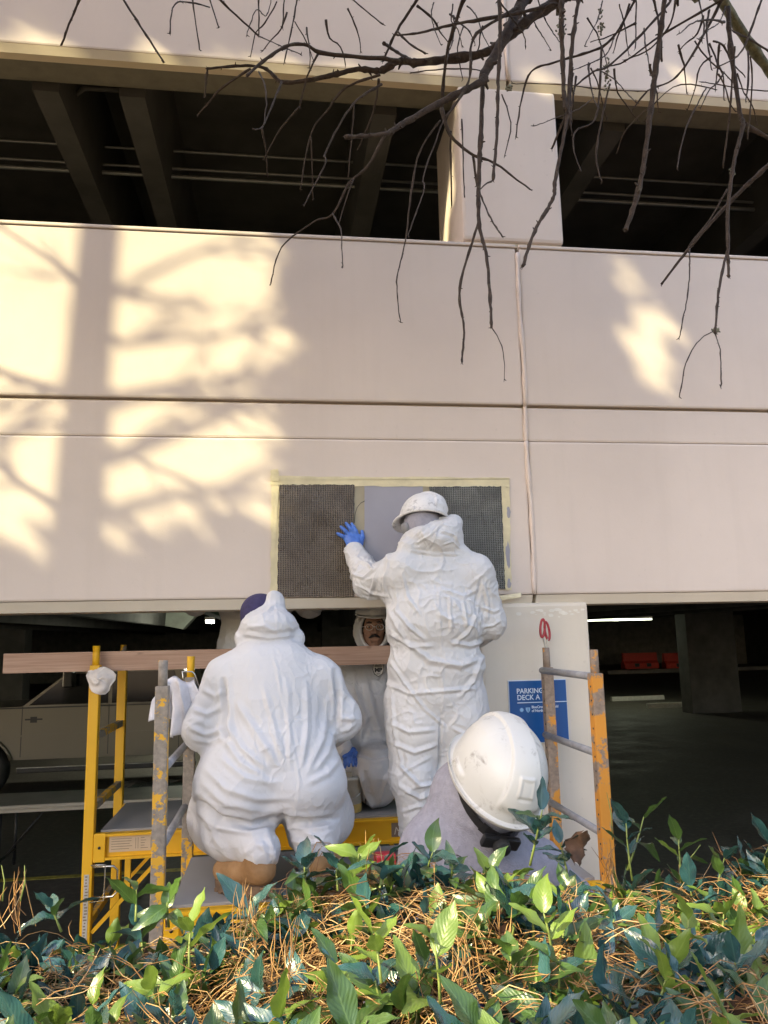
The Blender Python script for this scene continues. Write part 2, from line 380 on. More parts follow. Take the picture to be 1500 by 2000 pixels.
stext('PARKING', .125, .205, SW*.118, bold=.0005, sx=.95); stext('DECK A', .130, .312, SW*.118, bold=.0005, sx=.95)
MB().box((SX0+SW*.13, -.0095, SZ1-SW*.365), (SX1, -.0082, SZ1-SW*.352)).build('sign_rule', M['sign_txt'], sg)
stext('BlueCross BlueShield', .375, .455, SW*.062, bold=.0004, sx=.88); stext('of North Carolina', .375, .515, SW*.062, bold=.0004, sx=.88)
c = Vector((SX0+SW*.20, -.0086, SZ1-SW*.475)); rs = SW*.04
MB().prism([c+Vector((rs*(1.0 if k % 2 else .62)*math.cos(math.pi*k/12), 0, rs*(1.0 if k % 2 else .62)*math.sin(math.pi*k/12))) for k in range(24)], (0, -.001, 0)).build('sunburst_emblem', M['sign_sym'], sg)
c = Vector((SX0+SW*.31, -.0086, SZ1-SW*.475)); w = SW*.038
MB().prism([c+Vector((w*x, 0, w*z)) for x, z in ((-1, 1.05), (-.4, .9), (0, 1.05), (.4, .9), (1, 1.05), (1, 0), (.6, -.8), (0, -1.3), (-.6, -.8), (-1, 0))], (0, -.001, 0)).build('shield_emblem', M['sign_sym'], sg)
MB().box(c+Vector((-w*.12, -.0022, -w*.8)), c+Vector((w*.12, -.0012, w*.6))).build('shield_mark', M['sign'], sg)

# ------------------------------------------------------------------ scaffolds
def scuffed(name, c, under, lo, hi, rough=.5, scale=14, metal=0.):
    n = N(name); f1 = n.noise(scale, 8, .7); f2 = n.noise(scale*.25, 4, .6, n.co((1, 1, .35)))
    m1 = n.n('ShaderNodeMath', _operation='ADD'); n.l(f1, m1.inputs[0]); n.l(f2, m1.inputs[1])
    k = n.ramp(m1.outputs[0], [(lo, 0), (hi, 1)])
    und = n.ramp(n.noise(45, 5), [(.3, tuple(x*.7 for x in under)), (.7, tuple(x*1.2 for x in under))])
    return n.set(Base_Color=n.mix(k, n.ramp(n.noise(3, 4), [(.3, tuple(x*.9 for x in c)), (.7, c)]), und), Roughness=rough, Normal=n.bump(f1, .25, .003))
M['yel'] = scuffed('yellow_enamel', (.80, .42, .012), (.30, .20, .06), 1.20, 1.30)
M['yel_worn'] = scuffed('worn_yellow_enamel', (.72, .38, .03), (.27, .23, .19), .985, 1.075, .65, 16)
M['org_worn'] = scuffed('worn_orange_enamel', (.66, .27, .035), (.27, .20, .15), .96, 1.08, .7, 12)
M['tube'] = simple('grey_tube', (.30, .30, .31), .5, .2, .2, 20, .3)
M['ply'] = scuffed('grey_platform_board', (.27, .26, .25), (.13, .12, .11), 1.05, 1.3, .8, 6)
M['label'] = simple('sticker_paper', (.60, .45, .30), .6, var=.08)
M['print'] = simple('sticker_print', (.22, .16, .11), .7, var=.1)
M['chrome'] = simple('bright_pin', (.62, .60, .55), .25, 1., .1)
def caster(root, x, y):
    b = MB().lathe([(0, -.018), (.055, -.018), (.062, -.010), (.062, .010), (.055, .018), (0, .018)], (x, y, .062), 20, (1, 0, 0)); w = b.build('caster', M['rubber'], root)
    MB().box((x-.030, y-.02, .06), (x-.022, y+.02, .15)).box((x+.022, y-.02, .06), (x+.030, y+.02, .15)).box((x-.030, y-.025, .145), (x+.030, y+.025, .152)).build('caster_fork', M['steel'], w)
def scaffold(name, label, X0, X1, Y0, Y1, zt, ztop, mats, rungs, roundr, leans=None):
    root = empty(name, ((X0+X1)/2, (Y0+Y1)/2, 0), label, 'scaffold', 'rolling scaffolds at the wall')
    for (x, y), m, mt in mats:
        MB().box((x-.026, y-.026, .15), (x+.026, y+.026, ztop-.10), .005).build('post', M[m], root)
        MB().tube([(x, y, ztop-.12), (x, y, ztop)], .0185, 12).build('post_tip', M[mt], root)
        caster(root, x, y)
    for x, zs in rungs:
        for z in zs:
            if roundr: MB().tube([(x, Y0+.02, z), (x, Y1-.02, z)], .0165, 10).build('rung', M['tube'], root)
            else: MB().box((x-.016, Y0+.027, z-.018), (x+.016, Y1-.027, z+.018), .003).build('rung', M['yel_worn'], root)
    # side beams: channel with top and bottom flange
    for y, s_ in ((Y0, 1), (Y1, -1)):
        b = MB().box((X0+.03, y-.003, zt-.125), (X1-.03, y+.003, zt-.012)).box((X0+.03, y-.028*1, zt-.024), (X1-.03, y+.022, zt-.012)).box((X0+.03, y-.028, zt-.137), (X1-.03, y+.022, zt-.125))
        b.build('side_beam', M['yel'], root)
        for x in (X0, X1):
            sx = 1 if x == X0 else -1
            MB().box((x+sx*.028, y-.030, zt-.145), (x+sx*.085, y-.004, zt-.008), .003).build('beam_bracket', M['yel'], root)
            MB().lathe([(0, .003), (.007, .003), (.007, 0)], (x+sx*.057, y-.031, zt-.075), 12, (0, -1, 0)).build('bolt', M['dark'], root)
        for x, sx in ((X0, 1), (X1, -1)):
            MB().bar((x+sx*.03, y, zt-.48), (x+sx*.36, y, zt-.14), .018, .03, (0, 1, 0)).build('brace', M['yel'], root)
            MB().box((x+sx*.195-.014, y-.012, zt-.32), (x+sx*.195+.014, y+.012, zt-.137)).build('brace_strut', M['yel'], root)
    MB().box((X0+.05, Y0+.02, zt-.012), (X1-.05, Y1-.02, zt), .002).build('platform', M['ply'], root)
    return root
def stickers(root, x0, x1, y, z0, z1, seed):
    st = MB().box((x0, y-.0015, z0), (x1, y, z1)).build('warning_sticker', M['label'], root); r_ = random.Random(seed)
    pr = MB(); L = x1-x0
    for i in range(5):
        z = z1-(z1-z0)*(.18+.16*i)
        for a_, b_ in ((.04, .44), (.60, .74), (.86, .97)): pr.box((x0+L*a_, y-.0022, z-.0012), (x0+L*(b_-r_.uniform(0, .08)), y-.0016, z+.0012))
    for a_ in (.50, .79): 
        for k in (0, .045): pr.box((x0+L*(a_+k), y-.0022, z0+(z1-z0)*.15), (x0+L*(a_+k)+.002, y-.0016, z0+(z1-z0)*.85))
    tag(pr.build('sticker_print', M['print'], st), kind='stuff'); return st
# rear scaffold, under the beam
RX0, RX1, RY0, RY1 = -.965, .865, .25, .97
zr = [at(190, 1440, RY0).z, at(182, 1580, RY0).z]
rs_ = scaffold('scaffold', 'bright yellow rolling scaffold under the beam, holding the long board', RX0, RX1, RY0, RY1, 1.40, 2.335,
    [((RX0, RY0), 'yel', 'yel'), ((RX0, RY1), 'yel', 'yel_worn'), ((RX1, RY0), 'yel', 'yel_worn'), ((RX1, RY1), 'yel', 'yel_worn')],
    [(RX0, zr+[.55, .95]), (RX1, zr+[.55, .95])], False)
stickers(rs_, RX0+.10, RX0+.36, RY0-.0035, 1.295, 1.372, 1); stickers(rs_, RX0+.62, RX0+.86, RY0-.0035, 1.295, 1.372, 2)
text_('METALTECH', (at(768, 1618, RY0).x, RY0-.0045, 1.303), .055, simple('brand_white', (.6, .55, .45), .6), rs_, shear=.25)
MB().box((at(764, 1605, RY0).x, RY0-.0040, 1.290), (at(764, 1605, RY0).x+.34, RY0-.0032, 1.362)).build('brand_plate', M['print'], rs_)
MB().box((RX0-.012, RY0-.0285, .86), (RX0+.012, RY0-.0265, 1.20)).build('post_sticker', simple('grey_sticker', (.48, .45, .40), .6), rs_)
pr = MB(); r_ = random.Random(5)
for i in range(22): z = 1.19-.0145*i; pr.box((RX0-.010+r_.uniform(0, .006), RY0-.0292, z-.004), (RX0+.010-r_.uniform(0, .008), RY0-.0286, z+.003))
tag(pr.build('post_sticker_print', M['print'], rs_), kind='stuff')
# wire latch handles below the left bracket
za = 1.235
MB().tube([(RX0+.03, RY0-.03, za), (RX0+.13, RY0-.03, za), (RX0+.15, RY0-.03, za-.02), (RX0+.15, RY0-.03, za-.125), (RX0+.13, RY0-.03, za-.145), (RX0+.03, RY0-.03, za-.145)], .0055, 8).build('latch_handle', M['chrome'], rs_)
MB().tube([(RX0+.02, RY0-.035, za+.01), (RX0+.09, RY0-.035, za+.01), (RX0+.09, RY0-.035, za-.16), (RX0+.02, RY0-.035, za-.165)], .0035, 8).build('latch_wire', M['chrome'], rs_)
# front scaffold
FX0, FX1, FY0, FY1 = -.465, 1.345, -.82, -.11
zl = [at(322, 1500, FY0).z, at(320, 1650, FY0).z, .95, .55]
zrr = [at(1158, 1322, FY0).z, at(1164, 1474, FY0).z, at(1170, 1632, FY0).z, .95, .55]
fs_ = scaffold('scaffold', 'worn front scaffold with the kneeling and standing workers on its grey deck', FX0, FX1, FY0, FY1, 1.345, 2.275,
    [((FX0, FY0), 'yel_worn', 'yel_worn'), ((FX0+.03, FY1), 'yel_worn', 'yel'), ((FX1, FY0), 'org_worn', 'org_worn'), ((FX1+.035, FY1), 'org_worn', 'org_worn')],
    [(FX0+.015, zl), (FX1, zrr)], True)
ho = MB()
for i in range(16):
    z = 2.12-.058*i; ho.lathe([(0, .002), (.0045, .002), (.0045, 0)], (FX1-.0262, FY0-.008, z), 8, (-1, 0, 0))
    ho.lathe([(0, .002), (.0045, .002), (.0045, 0)], (FX1+.0088, FY1-.008, z), 8, (-1, 0, 0))
tag(ho.build('pin_holes', M['dark'], fs_), kind='stuff')
for zz in (1.335, 1.22): MB().tube([(FX0+.04, FY0-.03, zz), (FX0+.04, FY0-.03, zz-.05)], [.009, .005], 8).build('locking_pin', M['chrome'], fs_)

# ------------------------------------------------------------------ things on and around the scaffolds
n = N('rough_lumber'); gr = n.noise(3.5, 6, .6, n.co((.6, 6, 22)), .6); kn_ = n.ramp(n.noise(4, 2, .5, n.co((1.6, 4, 4))), [(.66, 0), (.74, .7)])
cw = n.mix(kn_, n.ramp(gr, [(.3, (.36, .205, .14)), (.7, (.56, .37, .27))]), (.10, .05, .03))
M['lumber'] = n.set(Base_Color=cw, Roughness=.8, Normal=n.bump(gr, .3, .003))
bl = at(8, 1297, .318)
bd_ = empty('wooden_board', bl, 'long rough wooden board laid across the scaffold uprights', 'board')
zc_ = 2.245
ba, bb_ = at(8, 1296, .318), at(752, 1279, .318)
MB().bar(ba, (.70, .318, bb_.z), .036, .103, (0, 0, 1), .003).build('plank', M['lumber'], bd_)
# white dust mask hanging on the left post
mk = at(197, 1328, RY0-.03); root = empty('dust_mask', mk, 'crumpled white dust mask hung on the left yellow post', 'mask')
vs_ = []; fs2 = []; nr, nk_ = 8, 20; r_ = random.Random(4)
rim = [1+.10*math.sin(3*a)+.06*math.sin(5*a+1) for a in np.linspace(0, 2*math.pi, nk_+1)[:-1]]
for i in range(nr+1):
    t = i/nr
    for k in range(nk_):
        a = 2*math.pi*k/nk_; rr2 = .068*t*rim[k]
        vs_.append(mk+Vector((rr2*math.cos(a), -.030*(1-t*t)+.007*math.sin(4*a+6*t)+.005*math.sin(9*t+2*a), rr2*math.sin(a))))
for i in range(nr):
    for k in range(nk_): fs2.append((i*nk_+k, i*nk_+(k+1) % nk_, (i+1)*nk_+(k+1) % nk_, (i+1)*nk_+k))
M['maskm'] = simple('soft_white_felt', (.72, .66, .62), .8, var=.08, scale=30, bump=.5, bscale=60)
MB().add(vs_, fs2, True).build('cup', M['maskm'], root)
MB().tube([vs_[nr*nk_+k % nk_]+Vector((0, 0, 0)) for k in range(nk_+1)], .0035, 6).build('rim', M['maskm'], root)
MB().tube([mk+Vector((-.05, 0, .03)), mk+Vector((-.01, .06, .07)), mk+Vector((.05, 0, .035))], .002, 5).build('elastic_band', M['maskm'], root)
# rag over a paint roller hooked on the worn post
rg = at(358, 1342, -.55); root = empty('rag', rg, 'white rag draped over the roller handle between the worn posts', 'rag')
vs_ = []; fs2 = []; nu, nv_ = 26, 40
for i in range(nu+1):
    u = i/nu
    for j in range(nv_+1):
        v = j/nv_-.5
        hang = abs(v)*.46; side = 1 if v > 0 else -1
        arch = math.exp(-(v/.08)**2)
        fold = .014*math.sin(u*19+2*side)*min(1, hang*9)
        x = (u-.5)*(.075+.05*min(1, hang*4)*(1-hang*1.4))*1.15+side*min(hang, .12)*.26+fold*.7-.01
        y = -.02-side*.02+fold+.02*math.sin(9*u+hang*14)
        z = .03+.0*arch-hang*(.92 if side > 0 else .66)+.012*math.sin(6*u)
        vs_.append(rg+Vector((x*1.25, y, z*1.15)))
for i in range(nu):
    for j in range(nv_): fs2.append((i*(nv_+1)+j, (i+1)*(nv_+1)+j, (i+1)*(nv_+1)+j+1, i*(nv_+1)+j+1))
ro = MB().add(vs_, fs2, True).build('cloth', simple('rag_cotton', (.60, .59, .62), .9, var=.12, scale=18, bump=.4, bscale=160), root)
sm_ = ro.modifiers.new('thick', 'SOLIDIFY'); sm_.thickness = .004
root = empty('paint_roller', at(338, 1345, -.52), 'paint roller with wooden handle and wire frame under the rag', 'paint roller')
MB().tube([at(318, 1352, -.60), at(330, 1344, -.56), at(350, 1338, -.5), at(360, 1338, -.47)], [.012, .016, .015, .010], 12).build('handle', simple('roller_wood', (.50, .36, .20), .6, bump=.2), root)
MB().tube([at(360, 1338, -.47), at(356, 1312, -.46), at(375, 1312, -.44), at(380, 1316, -.44), at(392, 1352, -.44)], .0035, 8).build('wire_frame', M['chrome'], root)
MB().tube([at(384, 1344, -.43), at(372, 1372, -.43), at(362, 1398, -.43)], .024, 14).build('roller_sleeve', simple('roller_nap', (.03, .03, .05), .9, bump=.8, bscale=150), root)
# red handled snips stuck in the right far post
sc = Vector((FX1+.035, FY1, 2.276)); root = empty('snips', sc, 'red handled snips stuck into the top of the worn orange post', 'snips')
M['red'] = simple('red_grip', (.42, .035, .045), .4, var=.15)
for sx in (-1, 1):
    c0 = sc+Vector((sx*.014, 0, .086 if sx > 0 else .100))
    ang = -.05*sx
    MB().tube([c0+Vector((.012*math.cos(a)+ang*.10*math.sin(a), sx*.006, .047*math.sin(a))) for a in np.linspace(0, 2*math.pi, 26)], .0065, 8).build('grip', M['red'], root)
    MB().bar(c0+Vector((0, sx*.004, -.040)), sc+Vector((-sx*.004, sx*.004, -.03)), .004, .014, (0, 1, 0)).build('blade', M['steel'], root)
# bucket of filler between the workers
bk = at(678, 1592, .36); root = empty('bucket', (bk.x, .40, 1.40), 'translucent plastic pail with dried filler and wire bail', 'bucket')
c0 = Vector((bk.x, .40, 1.401))
n = N('milky_pail'); M['pail'] = n.set(Base_Color=n.ramp(n.noise(9, 5), [(.35, (.40, .37, .30)), (.7, (.55, .53, .46))]), Roughness=.45, Normal=n.bump(n.noise(40, 4), .2, .003))
MB().lathe([(0, 0), (.078, 0), (.082, .006), (.090, .17), (.098, .175), (.098, .190), (.093, .195), (.089, .19), (.080, .02), (0, .015)], c0, 30).build('pail', M['pail'], root)
MB().lathe([(.0835, .004), (.0850, .03), (.0853, .045), (.083, .05)], c0, 30).build('filler_stain', simple('dried_filler', (.50, .34, .10), .7, var=.3, scale=25), root)
MB().tube([c0+Vector((.099*math.cos(a), -.099*abs(math.sin(a))*.9-.005, .165-.085*math.sin(a))) for a in np.linspace(0, math.pi, 20)], .0022, 6).build('bail', M['steel'], root)
MB().tube([c0+Vector((.099, .0, .16)), c0+Vector((.105, -.02, .10)), c0+Vector((.104, -.04, .04))], .003, 6).build('bail', M['dark'], root)
# red tool on the front deck
rt = at(752, 1680, -.66); root = empty('power_tool', (rt.x, -.66, 1.345), 'red cordless tool lying on the grey deck behind the leaves', 'tool')
c0 = Vector((rt.x, -.66, 1.346))
MB().box(c0+Vector((-.05, -.035, 0)), c0+Vector((.05, .035, .065)), .012).build('battery', M['dark'], root)
MB().box(c0+Vector((-.045, -.030, .058)), c0+Vector((.045, .030, .11)), .014).build('housing', simple('red_housing', (.45, .02, .03), .4), root)
MB().tube([c0+Vector((.04, 0, .09)), c0+Vector((.13, .02, .09))], [.026, .018], 14).build('nose', M['dark'], root)
# ------------------------------------------------------------------ inside the garage
TY = 9.0                                          # near side of the pickup
tr = empty('pickup_truck', (-3.2, TY+1, 0), 'silver beige crew cab pickup parked in the garage', 'truck')
n = N('truck_paint'); M['truck'] = n.set(Base_Color=(.15, .135, .11), Roughness=.32, Metallic=.35, Coat=.6, Coat_Roughness=.12)
M['glass'] = N('dark_glass').set(Base_Color=(.012, .013, .014), Roughness=.08, Spec=.6)
def tx_(x, y): q = at(x, y, TY); return q.x, q.z
xw = at(-10, 1480, TY).x-.25                      # front wheel centre
Fx = xw-1.0; Bx = xw+4.9
low = .58
prof = [(Fx, low), (Fx-.03, .95), (Fx+.05, 1.28), (Fx+.35, 1.36), (xw+.55, 1.38), (Bx, 1.40), (Bx, low)]
def arch(xc, r_=.50): return [(xc+r_*math.cos(a), max(low, .42+r_*math.sin(a))) for a in np.linspace(0.32, math.pi-.32, 13)]
lower = [(Fx, low), (Fx-.03, .95), (Fx+.05, 1.28), (Fx+.35, 1.36), (xw+.55, 1.385), (xw+4.2, 1.40), (Bx, 1.40), (Bx, low)]
poly = lower[:-1]+[(Bx, low)]+[q for q in arch(xw+3.9)]+[q for q in arch(xw)]
MB().prism([(x, TY, z) for x, z in poly], (0, 1.95, 0)).build('body', M['truck'], tr)
cabp = [(xw+.60, 1.385), (xw+1.25, 1.88), (xw+1.55, 1.95), (xw+2.95, 1.95), (xw+3.15, 1.86), (xw+3.2, 1.40)]
MB().prism([(x, TY+.06, z) for x, z in cabp], (0, 1.83, 0)).build('cab', M['truck'], tr)
for wp in ([(xw+.70, 1.40), (xw+1.28, 1.865), (xw+1.90, 1.885), (xw+1.90, 1.40)], [(xw+1.96, 1.40), (xw+1.96, 1.885), (xw+2.92, 1.885), (xw+3.08, 1.40)]):
    MB().prism([(x, TY+.045, z) for x, z in wp], (0, .012, 0)).build('window', M['glass'], tr)
for xx in (xw+.62, xw+1.93, xw+3.02):
    MB().box((xx-.005, TY-.004, .62), (xx+.005, TY-.001, 1.39)).build('door_gap', M['dark'], tr)
MB().box((Fx+.4, TY-.010, 1.355), (xw+4.1, TY-.001, 1.375)).build('belt_moulding', M['dark'], tr)
MB().box((xw+.55, TY-.008, .93), (xw+3.1, TY-.001, .955)).build('body_crease', M['truck'], tr)
for xx in (xw+1.72, xw+2.82):
    MB().box((xx-.10, TY-.020, 1.18), (xx+.06, TY-.001, 1.32), .01).build('door_handle', M['dark'], tr)
mx_, mz_ = tx_(145, 1325); MB().box((mx_-.09, TY-.30, mz_-.13), (mx_+.05, TY-.06, mz_+.13), .03).build('mirror', M['dark'], tr)
MB().box((mx_-.10, TY-.28, mz_-.11), (mx_-.092, TY-.08, mz_+.11)).build('mirror_glass', M['steel'], tr)
MB().box((xw+.62, TY-.16, .40), (xw+3.3, TY+.02, .47), .015).build('running_board', M['dark'], tr)
MB().box((xw+.62, TY-.162, .475), (xw+3.3, TY-.12, .482)).build('board_trim', M['steel'], tr)
ex, ez = tx_(66, 1405); MB().box((ex-.13, TY-.007, ez-.012), (ex+.13, TY-.001, ez+.012)).box((ex-.05, TY-.008, ez-.05), (ex+.05, TY-.001, ez+.04)).build('fender_emblem', M['dark'], tr)
for xc in (xw, xw+3.9):
    wh = MB().lathe([(.22, -.11), (.36, -.12), (.41, -.09), (.42, 0), (.41, .09), (.36, .12), (.22, .11)], (xc, TY+.16, .42), 28, (0, 1, 0)).build('wheel', M['rubber'], tr)
    MB().lathe([(0, -.04), (.10, -.06), (.20, -.08), (.235, -.10), (.235, .1)], (xc, TY+.16, .42), 24, (0, 1, 0)).build('rim', M['steel'], wh)
    MB().tube([(xc+.52*math.cos(a), TY-.015, .42+.52*math.sin(a)) for a in np.linspace(.32, math.pi-.32, 14)], .03, 8).build('wheel_arch', M['truck'], tr)
# folding table in front of the truck
M['tabletop'] = simple('table_plastic', (.42, .38, .32), .6, var=.1, scale=6, bump=.2)
zt = .74
q0 = atz(-60, 1563, zt); q1 = atz(360, 1550, zt)
ty = (q0.y+q1.y)/2; tb = empty('folding_table', (q0.x+.9, ty, 0), 'pale folding table standing on the garage floor left of the scaffold', 'table')
MB().box((q0.x, ty-.30, zt-.045), (q1.x, ty+.42, zt), .02).build('table_top', M['tabletop'], tb)
MB().box((q0.x+.02, ty-.28, zt-.075), (q1.x-.02, ty+.40, zt-.046)).build('table_apron', M['tabletop'], tb)
lx = atz(14, 1640, .35).x
for xx in (q0.x+.42, q1.x-.3):
    for yy in (ty-.2, ty+.3):
        MB().tube([(xx, yy, zt-.07), (xx, yy, .02)], .016, 8).build('leg', M['dark'], tb)
    MB().tube([(xx, ty-.2, .18), (xx, ty+.3, .18)], .014, 8).build('leg_brace', M['dark'], tb)
    MB().tube([(xx, ty, .18), (xx+(.4 if xx < q1.x-.8 else -.4), ty, zt-.08)], .010, 8).build('leg_brace', M['dark'], tb)
# stuff lying behind the table: pallet of mesh offcuts
sl_ = empty('plastic_sheet', (-1.7, 5.4, 0), 'crumpled plastic sheet lying on the floor behind the yellow scaffold', 'sheet')
vs_ = []; fs2 = []; r_ = random.Random(8)
P0 = atz(330, 1533, .06)
for i in range(15):
    for j in range(9): vs_.append((P0.x-.8+i*.13+r_.uniform(-.03, .03), P0.y-.4+j*.12, .03+.05*r_.random()+.03*math.sin(i*1.3+j)))
for i in range(14):
    for j in range(8): fs2.append((i*9+j, (i+1)*9+j, (i+1)*9+j+1, i*9+j+1))
sl_.location = (P0.x, P0.y, 0)
MB().add(vs_, fs2).build('sheet', simple('clear_poly', (.16, .16, .155), .3), sl_)
# wheel stops
for i, (x, y, w) in enumerate(((1318, 1377, 1.8), (1245, 1364, 1.9))):
    c = atz(x, y, .06); ws = empty('wheel_stop', (c.x, c.y, 0), ('nearer' if i == 0 else 'farther')+' pale concrete wheel stop on the garage floor', 'wheel stop', 'wheel stops in the right bay')
    MB().prism([(c.x-w/2, c.y-.09, 0), (c.x-w/2, c.y-.06, .14), (c.x-w/2, c.y+.06, .14), (c.x-w/2, c.y+.09, 0)], (w, 0, 0)).build('block', simple('pale_concrete', (.50, .48, .43), .8), ws)
    for dx in (-.6, .6): MB().lathe([(0, .006), (.02, .006), (.02, 0)], (c.x+dx, c.y, .141), 10).build('anchor', M['steel'], ws)
# red plastic barriers at the far wall
for i, (xa, xb) in enumerate(((1222, 1288), (1302, 1372))):
    A_ = at(xa, 1307, 38); B_ = at(xb, 1307, 38); zb = A_.z; zt_ = at(xa, 1276, 38).z; xm = (A_.x+B_.x)/2
    br = empty('traffic_barrier', (xm, 38.3, zb), ('left' if i == 0 else 'right')+' red plastic barrier by the far garage wall', 'barrier', 'red barriers')
    H_ = zt_-zb
    MB().prism([(A_.x, 38, zb), (A_.x, 38.05, zb+H_*.35), (A_.x, 38.18, zb+H_*.5), (A_.x, 38.2, zb+H_), (A_.x, 38.4, zb+H_), (A_.x, 38.42, zb+H_*.5), (A_.x, 38.55, zb+H_*.35), (A_.x, 38.6, zb)], (B_.x-A_.x, 0, 0)).build('shell', simple('red_polyethylene', (.60, .055, .04), .5), br)
    for k in (.35, .7): 
        xq = A_.x+(B_.x-A_.x)*k; MB().box((xq-.12, 37.96, zb+H_*.12), (xq+.12, 38.1, zb+H_*.34)).build('fork_slot', M['dark'], br)
MB().box((at(1180, 1310, 38).x, 37.5, .01), (at(1500, 1310, 38).x, 45.5, at(1250, 1307, 38).z-.01)).build('far_ramp', M['conc'], deck)
# lamps
def lamp(x, y, Y, wdt, dx, e, power, label, c=(.85, 1, .9)):
    p_ = at(x, y, Y); L = empty('garage_lamp', p_, label, 'lamp')
    MB().box(p_+Vector((-wdt/2, -dx/2, .0)), p_+Vector((wdt/2, dx/2, .07)), .01).build('housing', M['steel'], L)
    MB().box(p_+Vector((-wdt/2+.02, -dx/2-.005, -.05)), p_+Vector((wdt/2-.02, dx/2+.005, -.002)), .015).build('diffuser', emis('lamp_glow', c, e), L)
    MB().tube([p_+Vector((0, 0, .07)), Vector((p_.x, p_.y, 3.29))], .012, 6).build('stem', M['pipe'], L)
    ld = bpy.data.lights.new('lamp_light', 'POINT'); ld.energy = power; ld.color = c; ld.shadow_soft_size = .15
    lo = bpy.data.objects.new('lamp_light', ld); COL.objects.link(lo); lo.parent = L; lo.location = (0, -.05, -.12)
lamp(410, 1212, 12.5, .19, .3, 22, 26, 'small square lit lamp hanging in the left garage bay')
lamp(1205, 1209, 20, 2.4, .12, 1.5, 12, 'long glowing strip standing in for a lit beam edge in the right garage bay', (.8, 1, .82))  # added lamp in place of the bright edge of a beam
lamp(757, 1174, 7.5, .10, .08, 10, 2, 'small green exit light under the standing worker\'s raised arm', (.02, 1, .35))
# ------------------------------------------------------------------ figures: blended volumes meshed with surface nets
def _h(ix, iy, iz):
    n = (ix*374761393 + iy*668265263 + iz*2147483647*7 + 1013904223) & 0x7fffffff
    n = ((n ^ (n >> 13))*1274126177) & 0x7fffffff
    return ((n ^ (n >> 16)) & 0xffff)/32767.5-1
def vnoise(P):
    P = np.asarray(P, dtype=np.float64); i = np.floor(P).astype(np.int64); f_ = P-i; f_ = f_*f_*f_*(f_*(f_*6-15)+10)
    o = 0
    for dx in (0, 1):
        for dy in (0, 1):
            for dz in (0, 1):
                w = (f_[:, 0] if dx else 1-f_[:, 0])*(f_[:, 1] if dy else 1-f_[:, 1])*(f_[:, 2] if dz else 1-f_[:, 2])
                o = o + w*_h(i[:, 0]+dx, i[:, 1]+dy, i[:, 2]+dz)
    return o
def cone(a, b, r1, r2, k=.04, flat=None, q=1.0): return ('c', Vector(a), Vector(b), r1, r2, k, flat, q)
def ell(c, r_, k=.04, rot=None): return ('e', Vector(c), r_, rot, k)
